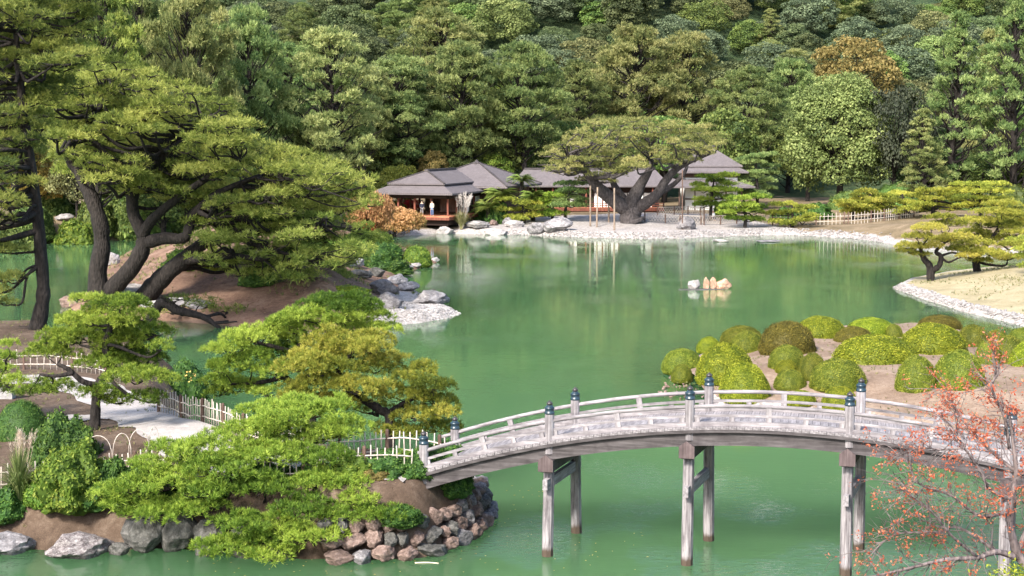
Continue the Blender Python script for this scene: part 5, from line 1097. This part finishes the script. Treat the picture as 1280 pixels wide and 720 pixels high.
# small clipped garden trees round the pavilion
for i, (mt, px, Y, top, w, hpx, lab) in enumerate([('autumn_brown', 541, 200, 188, 42, 0, 'golden rounded tree above the left pavilion ridge'), ('pine_pruned', 498, 186, 206, 62, 0, 'yellow green clipped tree left of the pavilion roof'), ('pine_pruned', 455, 176, 228, 50, 0, 'pale yellow clipped tree at the left pavilion eave'),
      ('shrub_light', 620, 205, 193, 50, 0, 'light green tree peeking over the pavilion peak'), ('red_maple', 514, 188, 249, 34, 0, 'bright red maple seen through the pavilion posts'), ('shrub_light', 490, 186, 250, 40, 0, 'green shrub seen under the left pavilion eave'), ('red_maple', 458, 164, 257, 26, 0, 'small red maple left of the pavilion floor')]):
    g = recolor(BR[i % 3], mt); plant(g, px, Y, top, w, lab, 'clipped_tree', i * 0.9)
# --- hillside wood
rg = rngf(99); k = 0; kinds = ['broad_dark'] * 5 + ['broad_blue'] * 5 + ['broad_tan'] * 2 + ['broad_light'] + ['broad_green'] * 3
lab = {'broad_dark': 'dark green evergreen tree on the wooded hill', 'broad_blue': 'bluish green evergreen tree on the wooded hill', 'broad_tan': 'tan tinged tree on the wooded hill', 'broad_light': 'pale green tree on the wooded hill', 'broad_green': 'deep green leafy tree on the wooded hill', 'hill_pine': 'layered pine on the wooded hill'}
Y = 256.0
while Y < 420:
    half = Y * 0.345 + 6; x = -half + rg.uniform(0, 8)
    while x < half and k < 295:
        yy = Y + rg.uniform(-4, 4); z = float(LA.z(x, yy)); top = HC + yy * 0.082
        if z - 3 < top + 2:
            kd = kinds[rg.integers(len(kinds))]; g = BRv[kd][rg.integers(3)]; s = rg.uniform(0.5, 0.95)
            if rg.random() < 0.1: kd = 'hill_pine'; g = (PF + PL)[rg.integers(8)]; s *= 0.9
            o = link('hill_tree', g[1], None, (x, yy, z - 0.8), (rg.normal() * 0.08, rg.normal() * 0.08, rg.uniform(0, 6.28)), (s * rg.uniform(1.0, 1.3), s * rg.uniform(1.0, 1.3), s * rg.uniform(0.85, 1.1)))
            hx = 640 + x / yy * F; zone_ = [n_ for lim, n_ in ((330, 'behind the great spreading pine'), (480, 'above the golden topped pine'), (680, 'above the tea pavilion'), (860, 'above the great beach pine'), (1000, 'above the villa hall'), (1130, 'above the camphor tree'), (9999, 'above the tall upright pines')) if hx < lim][0]
            size_ = 'small' if s < 0.65 else 'mid size' if s < 0.8 else 'large'
            tag(o, '%s %s %s' % (size_, lab[kd], zone_), 'tree', '%s trees of the hill, %s' % (kd.replace('broad_', '').replace('hill_', ''), zone_)); k += 1
        x += rg.uniform(6.5, 9.5)
    Y += rg.uniform(6.5, 8)

# --- shrubs
def dome_me(seed, mat, n=9500, leaf=0.054, lump=0.045, flat=0.0, jit=0.7):
    """unit clipped dome: solid twiggy core plus a coat of small leaves"""
    rg = rngf(seed); m = MB(); v, f = ICO4
    def rad(d): return 1 + lump * np.array([mnoise.fractal(Vector(x * 2.2 + seed), 1.0, 2.0, 3) for x in d])
    core = v * (rad(v) * 0.965)[:, None]; core[:, 2] = np.where(core[:, 2] < 0, core[:, 2] * 0.45, core[:, 2]); m.add(core, None, f, np.clip(0.25 + rg.normal(size=len(v)) * 0.12, 0, 1))
    z = rg.uniform(-0.45, 1, n); a = rg.uniform(0, 6.2832, n); s = np.sqrt(1 - z * z); d = np.stack([s * np.cos(a), s * np.sin(a), z], 1)
    p = d * (rad(d) * rg.uniform(0.965, 1.025, n))[:, None]; p[:, 2] = np.where(p[:, 2] < 0, p[:, 2] * 0.45, p[:, 2])
    tn = np.clip(0.5 + 0.9 * np.array([mnoise.noise(Vector(x * 3.1 + seed * 2)) for x in d]) * 0.5 + rg.normal(size=n) * 0.27, 0, 1)
    m.leaves(p, d, leaf, rg, jit, tn, 0.6); return m.mesh('azalea', mat, False)
AZ = {}
for mt in ('azalea', 'azalea_olive', 'azalea_brown'):
    AZ[mt] = [dome_me(300 + i, mt) for i in range(2)]
AZL = [(145, 183, 140, 85, 1, 'low olive dome at the left tip of the azalea island'), (142, 227, 80, 62, 1, 'little olive dome at the very tip of the azalea island'), (160, 140, 100, 44, 0, 'flat light dome behind the left tip of the azalea island'), (232, 132, 88, 54, 0, 'light dome between the flat one and the dark pair at the back'),
       (345, 100, 150, 68, 1, 'wide olive dome along the back shore of the island'), (362, 125, 120, 80, 1, 'olive dome overlapped by the big bronze dome'), (500, 113, 205, 118, 2, 'large bronze brown dome in the middle of the back row'), (610, 80, 175, 78, 0, 'yellow dome peeking out behind the large bronze dome'),
       (290, 200, 210, 142, 0, 'big bright yellow green dome in the left part of the island'), (355, 262, 180, 135, 0, 'bright yellow green dome just behind the bridge crown'), (495, 175, 128, 85, 1, 'mid size olive dome in the centre of the island'), (492, 212, 82, 48, 0, 'small flat dome tucked between the centre domes'),
       (505, 253, 110, 70, 1, 'small round dome beside the bright bridge side dome'), (580, 208, 106, 95, 1, 'round olive dome in the centre gap'), (670, 240, 195, 108, 1, 'wide olive dome beside the bare sandy clearing'), (540, 320, 110, 52, 0, 'yellow dome seen through the bridge railing'), (672, 318, 130, 80, 0, 'larger yellow dome seen through the bridge railing'),
       (720, 103, 135, 62, 2, 'low reddish brown dome in the back row'), (780, 78, 172, 70, 0, 'green yellow dome at the back behind the reddish one'), (850, 88, 60, 50, 1, 'small olive dome tucked at the end of the back row'), (805, 150, 290, 108, 0, 'very wide bright yellow dome above the clearing'), (990, 118, 228, 112, 0, 'big bright yellow dome on the right of the island'),
       (1010, 60, 148, 48, 2, 'brownish low dome behind the big bright one'), (1120, 105, 122, 82, 1, 'dark olive dome right of the big bright one'), (1195, 102, 64, 34, 1, 'small dome in the far right back row'), (930, 232, 140, 132, 1, 'left one of the tall twin domes by the clearing'), (1075, 218, 178, 142, 1, 'right one of the tall twin domes by the clearing'),
       (1168, 158, 96, 96, 1, 'olive dome touching the pale twiggy dome'), (1240, 150, 120, 112, 1, 'dome behind the red leaved branches'), (1320, 165, 150, 110, 0, 'yellow dome cut by the picture side'), (1290, 108, 120, 60, 1, 'low dome in the back right of the island')]
for i, (cx, cy, w, h, kd, lb) in enumerate(AZL):
    px = 800 + cx * 0.375; bot = 380 + (cy + h * 0.43) * 0.375; p = LD.on(px, bot); s = p[1] / F * 0.375; rx = w * s / 2; hz = h * s * 0.82
    c = p + np.array([0, rx * 0.55, 0]); c[2] = float(LD.z(c[0], c[1]))
    o = link('azalea_bush', AZ[('azalea', 'azalea_olive', 'azalea_brown')[kd]][i % 2], None, tuple(c), (0, 0, i * 1.3 if abs(w - h * 1.4) < 40 else 0.1 * (i % 5)), (rx, rx * 0.92, hz)); tag(o, lb.replace(' dome', ' clipped azalea dome', 1), 'bush')
def shrub(px, py, w, h, land, mat, label, seed, leaf=0.11, n=2600, name='shrub', lump=0.28, jit=0.8, hh=None):
    p = land.on(px, py) if hh is None else land.seat(px, hh); s = p[1] / F; rx = w * s / 2; hz = h * s * 0.9; c = p + np.array([0, rx * (0.5 if hh is None else 0.0), 0]); c[2] = float(land.z(c[0], c[1]))
    me = dome_me(seed, mat, n, leaf / max(rx, .2), lump, 0, jit); return tag(link(name, me, None, tuple(c), (0, 0, seed), (rx, rx * 0.9, hz)), label, 'bush')
shrub(22, 548, 76, 50, LC, 'shrub', 'dark clipped round shrub at the left beside the path', 401, 0.05, 5000, lump=0.05, jit=.5)
shrub(75, 582, 84, 60, LC, 'shrub', 'leafy dark green bush below the clipped round shrub', 402, 0.11, 3200)
shrub(94, 650, 100, 62, LC, 'shrub_light', 'large light green bush at the water beside the grass clump', 403, 0.12, 4200, lump=0.35, hh=42.9)
shrub(142, 650, 56, 44, LC, 'shrub', 'dark green bush between the light green bush and the front pine', 404, 0.11, 2200, hh=42.9)
shrub(50, 650, 50, 26, LC, 'shrub', 'low dark green shrub behind the arching grass clump', 421, 0.1, 1500, hh=43.3)
shrub(172, 650, 60, 30, LC, 'shrub', 'low dark shrub under the left pads of the front pine', 422, 0.1, 1800, hh=43.0)
shrub(120, 640, 50, 34, LC, 'shrub', 'dark shrub tucked behind the light green bush', 423, 0.1, 1600, hh=43.4)
shrub(330, 650, 80, 26, LC, 'shrub', 'dark undergrowth on the bank below the front pine trunk', 424, 0.1, 1800, hh=43.0)
shrub(228, 497, 56, 48, LC, 'shrub', 'dark glossy shrub with yellow flowers behind the fence', 405, 0.1, 2600)
shrub(300, 520, 54, 28, LC, 'azalea', 'low yellow green clipped shrub behind the fence pickets', 406, 0.05, 3000, lump=0.06, jit=.5)
shrub(500, 622, 60, 22, LC, 'shrub', 'dark green shrub growing on top of the stone revetment', 407, 0.09, 1800)
shrub(555, 612, 50, 30, LC, 'shrub', 'dark ivy like shrub hanging under the bridge end', 408, 0.08, 1800)
shrub(470, 610, 50, 14, LC, 'autumn_brown', 'reddish low shrub at the foot of the near fence', 409, 0.07, 1200)
shrub(590, 560, 28, 14, LC, 'azalea', 'small yellow green shrub behind the far bridge post', 410, 0.07, 900)
shrub(520, 330, 40, 24, LB, 'shrub_light', 'clipped round bush at the water on the peninsula end', 411, 0.14, 2400, lump=0.1)
shrub(470, 335, 70, 34, LB, 'shrub', 'dark green low pine like bush above the spit boulders', 412, 0.2, 2600)
shrub(455, 318, 80, 30, LB, 'shrub_light', 'fresh green bush spreading above the dark one', 413, 0.22, 2400)
shrub(490, 340, 50, 20, LB, 'shrub', 'low spreading dark bush touching the boulders', 414, 0.2, 1600)
shrub(430, 366, 60, 8, LB, 'azalea', 'flat yellow green ground shrub on the mulch', 415, 0.2, 900)
shrub(275, 355, 32, 14, LB, 'azalea', 'yellow green clipped tuft under the old pine', 416, 0.12, 1400, lump=.1)
shrub(252, 357, 26, 10, LB, 'azalea', 'smaller yellow green tuft under the old pine', 417, 0.12, 1000, lump=.1)
shrub(325, 358, 60, 22, LB, 'shrub', 'dark shrub behind the yellow green tufts', 418, 0.18, 1600)
shrub(230, 345, 70, 26, LB, 'shrub_light', 'green shrub between the leaning trunks', 419, 0.18, 1600)
shrub(390, 322, 90, 24, LB, 'shrub_light', 'bright green shrub behind the small dark trunked pine', 420, 0.22, 2000)
for i, (px, py, w, h, mt, lb) in enumerate([(985, 276, 40, 16, 'shrub', 'low dark hedge bush at the foot of the camphor tree'), (1020, 274, 50, 20, 'shrub', 'dark bush right of the camphor foot'), (905, 272, 30, 20, 'shrub_light', 'leafy bush behind the lattice fence'), (1200, 262, 90, 26, 'broad_green', 'dark bush behind the tallest row pine'), (1270, 262, 70, 34, 'broad_green', 'dark bush behind the row at the side'),
        (1070, 262, 70, 26, 'broad_green', 'dark bush behind the row start'), (1130, 262, 80, 34, 'broad_green', 'dark bush behind the row middle'), (600, 278, 30, 26, 'shrub', 'dark bush between the pampas grass and the cycads'), (620, 280, 34, 30, 'shrub', 'dark bush under the cycads')]):
    shrub(px, py, w, h, LA, mt, lb, 430 + i, 0.3, 1800)
for i, (px, py, w, h, mt, lb) in enumerate([(15, 302, 70, 40, 'broad_green', 'dark bush on the far bank of the left bay'), (118, 300, 50, 44, 'broad_green', 'dark bush right of the brown bank across the bay'), (160, 300, 60, 50, 'broad_green', 'dark bush seen between the great leaning trunks'), (-20, 306, 60, 50, 'broad_green', 'dark bush behind the slender leaning trunk'),
        (215, 300, 80, 40, 'broad_green', 'dark bush at the head of the hidden bay'), (300, 298, 90, 40, 'broad_green', 'dark bush behind the old pines'), (95, 285, 60, 40, 'shrub_light', 'fresh green bush on top of the brown bank'), (35, 286, 60, 40, 'broad_green', 'dark bush on top of the brown bank'), (135, 288, 70, 56, 'broad_green', 'tall dark bush behind the bay bushes'), (180, 286, 80, 60, 'broad_green', 'tall dark bush behind the great pine trunk'), (235, 286, 80, 60, 'shrub', 'very dark bush behind the second old pine'), (70, 276, 60, 40, 'broad_green', 'dark bush above the brown bank slope'), (290, 284, 80, 56, 'shrub', 'very dark bush further along behind the old pines')]):
    shrub(px, py, w, h, LA, mt, lb, 450 + i, 0.4, 2200)
for i, (px, Yb, w, h, mt, lb) in enumerate([(4, 42.75, 60, 34, 'shrub', 'low dark shrub above the flat grey stone at the water'), (55, 42.7, 50, 30, 'shrub_light', 'low fresh green groundcover above the lichen-spotted stone'), (118, 42.7, 56, 34, 'shrub', 'low dark groundcover beside the lichen-spotted stone'), (158, 42.7, 50, 34, 'shrub_light', 'small fresh green bush above the small dark stone'),
        (200, 42.9, 60, 34, 'shrub', 'dark groundcover above the dark pine rocks'), (262, 42.7, 60, 24, 'shrub', 'dark groundcover further along above the pine rocks'), (395, 42.75, 70, 22, 'shrub', 'dark groundcover behind the lowest pine pads'), (440, 42.5, 70, 30, 'shrub_light', 'fresh green growth on top of the revetment below the fence'), (487, 42.6, 66, 30, 'shrub', 'dark green growth on top of the revetment near the bridge'), (532, 42.75, 56, 36, 'shrub', 'dark ivy on the revetment right under the bridge beam'), (566, 43.2, 50, 36, 'shrub', 'dark ivy on the abutment behind the bridge beam'), (500, 42.85, 60, 26, 'shrub_light', 'fresh green weeds at the corner of the near fence and the bridge post'), (522, 42.55, 56, 26, 'shrub', 'dark weeds hanging over the top stones beside the bridge post')]):
    shrub(px, 0, w, h, LC, mt, lb, 470 + i, 0.09, 1500, hh=Yb)
# yellow flowers on the glossy shrub
b = LC.on(228, 497); rg = rngf(3); m = MB()
p = np.stack([rg.uniform(-.75, .1, 26), rg.uniform(-.1, .3, 26) + .3, rg.uniform(.7, 1.15, 26)], 1); m.leaves(p, np.tile([0, -.4, 1.0], (26, 1)), 0.11, rg, 0.5, None, 0.9)
MAT['flower'] = simple('yellow_petals', (0.75, 0.52, 0.16), 0.7)
bpy.context.view_layer.update()
fl_par = [o for o in bpy.data.objects if o.get('label', '').startswith('dark glossy shrub')][0]
fo = link('flower', m.mesh('flower', 'flower', False), fl_par); fo.scale = [1 / q for q in fl_par.scale]; fo['kind'] = 'stuff'

# orange maple on the peninsula
mp = LB.on(492, 305); g = gen_broad(501, 3.6, 3.4, 60, 0.28, 80, 'maple_orange', 0.25); r = root('maple_tree', mp, 'spreading orange maple at the end of the peninsula before the pavilion', 'tree')
link('trunk', g[0], r, None, None, (.95, .7, 1)); link('crown', g[1], r, None, None, (.95, .7, 1))
mp = LB.on(462, 306); r = root('maple_tree', mp, 'paler orange maple beside the spreading one', 'tree', None, 1.0)
link('trunk', g[0], r, None, None, (.6, .55, 1.1)); link('crown', g[1], r, None, None, (.6, .55, 1.1))

# cycads
def cycad(px, py, h, fr, label, seed, n=60):
    p = LA.on(px, py); rg = rngf(seed); r = root('cycad', p, label, 'plant'); t = MB(); t.tube([[0, 0, -.3], [0.05, 0, h * .5], [0, 0, h]], [.28, .24], 9); link('trunk', t.mesh('trunk', 'bark', True, None), r); c = MB()
    for i in range(n):
        a = i * 2.39996; e = rg.uniform(-.1, 1.25); L_ = fr * rg.uniform(.8, 1.1); s = np.linspace(0.08, 1, 16)
        rad_ = L_ * s * math.cos(e * .8); z = h + L_ * (s * math.sin(e) - 0.55 * s * s); x = np.cos(a) * rad_; y = np.sin(a) * rad_; ctr = np.stack([x, y, z], 1); sd = np.array([-math.sin(a), math.cos(a), -0.25])
        for sg_ in (-1, 1):
            w = 0.28 * fr * np.sin(np.clip(s * 3.0, 0, 3.0))[:, None] * 0.6 + 0.03; tip = ctr + sg_ * sd * w + np.array([math.cos(a), math.sin(a), 0]) * 0.12; tip[:, 2] = tip[:, 2] - 0.04
            b0 = ctr - np.array([math.cos(a), math.sin(a), 0]) * 0.075; b1 = ctr + np.array([math.cos(a), math.sin(a), 0]) * 0.075; v = np.stack([b0, b1, tip], 1).reshape(-1, 3); c.add(v, None, np.arange(len(v)).reshape(-1, 3), np.full(len(v), rg.uniform(0.2, 0.95)))
    link('crown', c.mesh('crown', 'cycad', False), r)
cycad(652, 275, 4.5, 1.9, 'tall cycad rising in front of the villa wing roof', 601); cycad(627, 279, 3.1, 2.4, 'broad cycad next to the pavilion side wall', 602); cycad(610, 280, 1.8, 2.2, 'low cycad beside the pampas grass', 603); cycad(666, 276, 2.7, 2.0, 'lower cycad beside the yellow round pine', 604)

# pampas and grass clumps
def grass(px, py, h, w, nb, nplume, land, pm, label, seed, bw=0.03, ph=0.3, lean=0.0, frac=1.0):
    p = land.on(px, py); rg = rngf(seed); r = root('grass_clump', p, label, 'grass clump'); m = MB(); q = MB()
    for i in range(nb):
        a = rg.uniform(0, 6.283); L_ = h * rg.uniform(.6, 1.05); o = rg.uniform(.15, 1) ** .7 * w; s = np.linspace(0, 1, 7)
        x = np.cos(a) * o * (0.15 + s ** 1.6); y = np.sin(a) * o * (0.15 + s ** 1.6); z = L_ * (s * 1.15 - 0.55 * s ** 3 * (o / w)); c = np.stack([x, y, z], 1); sd = np.array([-math.sin(a), math.cos(a), 0]) * bw
        ww = (1 - s ** 2)[:, None] * sd; v = np.stack([c - ww, c + ww], 1).reshape(-1, 3); k = np.arange(6) * 2; m.add(v, np.stack([k, k + 1, k + 3, k + 2], 1), None, np.full(14, rg.random()))
    for i in range(nplume):
        a = rg.uniform(0, 6.283); o = rg.uniform(0, .75) * w; b = np.array([math.cos(a) * o * .3, math.sin(a) * o * .3, 0]); t = np.array([math.cos(a) * o + lean * rg.random(), math.sin(a) * o, h * rg.uniform(.95, 1.3)]); d = unit(t - b)
        q.tube([b, (b + t) / 2, t], [.008, .006], 4, 2, cap=False); k = 26; tt = rg.random(k); pp = t + d * (tt[:, None] * ph) + rg.normal(size=(k, 3)) * 0.02; q.needles(pp, np.tile(d, (k, 1)), ph * .32, 0.014 * (bw / .02), 2, rg, .28)
    link('blades', m.mesh('blades', 'grass', False), r); link('plumes', q.mesh('plumes', pm, False), r)
grass(577, 288, 2.3, 1.25, 420, 22, LA, 'plume_w', 'pampas grass with pale pink plumes beside the pavilion', 701, .04, 1.0, .6)
MAT['grass_g'] = foliage_mat('green_grass', (0.05, 0.09, 0.02), (0.13, 0.19, 0.05), (0.32, 0.34, 0.14), 0.3, 0.05)
p = LC.seat(24, 42.8); rg = rngf(702); m = MB()
for i in range(700):
    a = rg.uniform(0, 6.283); L_ = 1.45 * rg.uniform(.6, 1.1); o = rg.uniform(.1, 1) * .85; s = np.linspace(0, 1, 8); c = np.stack([np.cos(a) * o * (.12 + s ** 1.7), np.sin(a) * o * (.12 + s ** 1.7), L_ * (s * 1.3 - .85 * s ** 2.6 * (o / .85))], 1); ww = (1 - s ** 2)[:, None] * np.array([-math.sin(a), math.cos(a), 0]) * .013
    v = np.stack([c - ww, c + ww], 1).reshape(-1, 3); k = np.arange(7) * 2; m.add(v, np.stack([k, k + 1, k + 3, k + 2], 1), None, np.full(16, rg.random()))
tag(link('grass_clump', m.mesh('grass_clump', 'grass_g', False), None, tuple(p)), 'arching green grass clump at the water on the front bank', 'grass clump')
grass(28, 600, .8, .5, 60, 22, LC, 'plume', 'tan feathery plume grass behind the near fence', 703, .012, .42)

# ------------------------------------------------------------------ red-leaved tree close to the viewpoint
rg = rngf(808); tb = np.array([9.9, 29.6, 0.0]); tb[2] = float(LN.z(tb[0], tb[1])) - .1
rt = root('red_leaved_tree', tb, 'half bare cherry tree with scattered orange red leaves in front of the bridge', 'tree'); tm = MB(); cm = MB()
def ap(px, py, Y): return at(px, py, Y) - tb
main = [[np.zeros(3), ap(1300, 735, 29.6), ap(1272, 692, 29.5), ap(1262, 640, 29.4), ap(1270, 590, 29.4), ap(1262, 520, 29.4)],
        [ap(1280, 700, 29.6), ap(1246, 690, 29.3), ap(1222, 697, 29), ap(1180, 700, 28.7), ap(1130, 712, 28.4), ap(1085, 722, 28.2)],
        [ap(1265, 625, 29.4), ap(1238, 612, 29.2), ap(1226, 590, 29), ap(1206, 560, 28.9), ap(1188, 530, 28.8)],
        [ap(1270, 590, 29.4), ap(1235, 560, 29.6), ap(1200, 520, 29.8), ap(1185, 490, 30)],
        [ap(1262, 560, 29.4), ap(1255, 520, 29.2), ap(1240, 485, 29.1), ap(1250, 462, 29)],
        [ap(1262, 640, 29.4), ap(1225, 645, 29), ap(1190, 620, 28.8), ap(1150, 605, 28.6), ap(1135, 580, 28.5)],
        [ap(1222, 697, 29), ap(1190, 670, 28.6), ap(1165, 640, 28.3), ap(1140, 620, 28.2), ap(1128, 605, 28.2)],
        [ap(1246, 690, 29.3), ap(1200, 660, 29.5), ap(1170, 665, 29.6), ap(1120, 668, 29.8), ap(1090, 690, 29.8)],
        [ap(1272, 692, 29.5), ap(1290, 640, 29.5), ap(1300, 560, 29.5), ap(1290, 500, 29.5)],
        [ap(1206, 560, 28.9), ap(1175, 562, 28.8), ap(1150, 560, 28.7), ap(1118, 572, 28.6)]]
R0 = [.13, .075, .04, .035, .035, .035, .03, .03, .06, .022]; tips = []
for b, r0 in zip(main, R0):
    tm.tube(b, [r0, r0 * .8, r0 * .62, r0 * .5, r0 * .35, r0 * .2][:len(b)], 7, 6, .06, rg); c = catmull(b, 6)
    for i in range(len(c) // 5, len(c), 1):
        for _ in range(2):
            ln = rg.uniform(.3, .9); d = unit(unit(c[min(i + 1, len(c) - 1)] - c[i - 1]) * .7 + rg.normal(size=3) * .65 + [-.15, 0, .12]); e = c[i] + d * ln; k = (c[i] + e) / 2 + rg.normal(size=3) * .05
            if b is main[0] and i < 14: continue
            tm.tube([c[i], k, e], [.010, .006, .003], 4, 3, cap=False); tips.append((c[i], k, e))
            for _ in range(3):
                d2 = unit(d + rg.normal(size=3) * .7); s0 = k + (e - k) * rg.random(); e2 = s0 + d2 * rg.uniform(.12, .4); tm.tube([s0, (s0 + e2) / 2 + rg.normal(size=3) * .02, e2], [.005, .0035, .002], 3, 2, cap=False); tips.append((s0, (s0 + e2) / 2, e2))
for a, k, e in tips:
    w = e + tb
    if rg.random() < (0.62 if (w[2] > 5.2 and w[0] > 7.9) else 0.3):
        n = rg.integers(5, 15); t = rg.random(n); p = a + (e - a) * (0.4 + 0.6 * t)[:, None] + rg.normal(size=(n, 3)) * .04; cm.leaves(p, np.tile([0, -.3, .7], (n, 1)), .058, rg, .9, None, .55)
link('trunk', tm.mesh('trunk', 'twig', True, None), rt); link('leaves', cm.mesh('leaves', 'red_leaf', False), rt)
p = at(1270, 735, 26.0); p[2] = float(LN.z(p[0], p[1])); m = MB(); rg = rngf(5)
g = root('shrub', p, 'yellowish leafy shrub tip at the foot of the red leaved tree', 'bush'); h = at(1268, 705, 26.0)[2] - p[2]
q = np.array([0, 0, h - .25]) + rg.normal(size=(500, 3)) * [.22, .2, .13]; m.leaves(q, np.tile([0, -.3, 1.0], (500, 1)), .07, rg, .7); link('crown', m.mesh('crown', 'azalea', False), g)
t = MB()
for i in range(7): t.tube([[0.05 * i - .15, 0, -.1], [0.04 * i - .12, 0.02, h * .5], [.06 * i - .2, rg.normal() * .1, h - .2]], [.018, .008], 5)
link('stem', t.mesh('stem', 'twig', True, None), g)


# ------------------------------------------------------------------ ground litter, tufts, floating leaves (uncountable)
MAT['litter'] = foliage_mat('fallen_needles', (0.07, 0.04, 0.025), (0.16, 0.10, 0.06), (0.30, 0.21, 0.12), 0.1, 0.02)
MAT['moss'] = foliage_mat('grass_tufts', (0.06, 0.08, 0.02), (0.14, 0.16, 0.05), (0.30, 0.27, 0.12), 0.3, 0.02)
def scatter(name, land, poly, n, size, mat, label, seed, zmin=0.25, tuft=False, clump=0.0):
    rg = rngf(seed); p = np.asarray(poly)[:, :2]; lo, hi = p.min(0), p.max(0); q = lo + rg.random((n * 3, 2)) * (hi - lo)
    if clump: q = q[(wob(q[:, 0], q[:, 1], clump, seed) + rg.normal(size=len(q)) * 0.4) > 0.35]
    q = q[sdf(p, q[:, 0], q[:, 1]) > 0][:n]; z = land.z(q[:, 0], q[:, 1]); k = z > zmin; P_ = np.stack([q[k, 0], q[k, 1], z[k] + 0.012], 1); m = MB(); N_ = np.tile([0, 0, 1.0], (len(P_), 1))
    if tuft: m.needles(P_ - [0, 0, .01], N_, size, size * 0.12, 6, rg, 0.45)
    else: m.leaves(P_, N_, size, rg, 0.25, None, 0.4)
    tag(link(name, m.mesh(name, mat, False)), label, None, None, 'stuff')
scatter('leaf_litter', LC, polyC, 9000, 0.07, 'litter', 'fallen needles on the garden bank', 1, 0.5, False, 0.8)
scatter('grass_tufts', LC, polyC, 5000, 0.14, 'moss', 'moss and grass tufts on the garden bank', 2, 0.4, True, 0.5)
scatter('leaf_litter', LB, polyB, 9000, 0.16, 'litter', 'fallen needles under the peninsula pines', 3, 0.6, False, 0.5)
scatter('grass_tufts', LB, polyB, 3500, 0.3, 'moss', 'grass tufts on the peninsula', 4, 0.5, True, 0.35)
scatter('grass_tufts', LD, polyD, 6000, 0.13, 'moss', 'dry grass tufts between the azaleas', 5, 0.3, True, 0.6)
scatter('leaf_litter', LD, polyD, 6000, 0.09, 'litter', 'fallen leaves between the azaleas', 6, 0.3, False, 0.7)
scatter('grass_tufts', LE, polyE, 7000, 0.16, 'moss', 'dry grass blades on the lawn', 7, 0.4, True, 0.3)
rg = rngf(9); c = [P(a, b) for a, b in [(300, 712), (420, 712), (540, 705), (610, 660), (640, 620), (560, 420), (600, 400), (820, 505), (760, 690)]]; pts = np.vstack([q + np.stack([rg.normal(size=26) * 0.9, rg.normal(size=26) * 1.0, np.zeros(26)], 1) for q in c]); pts[:, 2] = 0.006
m = MB(); m.leaves(pts, np.tile([0, 0, 1.0], (len(pts), 1)), 0.07, rg, 0.03, None, 0.6); tag(link('floating_leaves', m.mesh('floating_leaves', 'autumn', False)), 'fallen leaves floating on the pond', None, None, 'stuff')
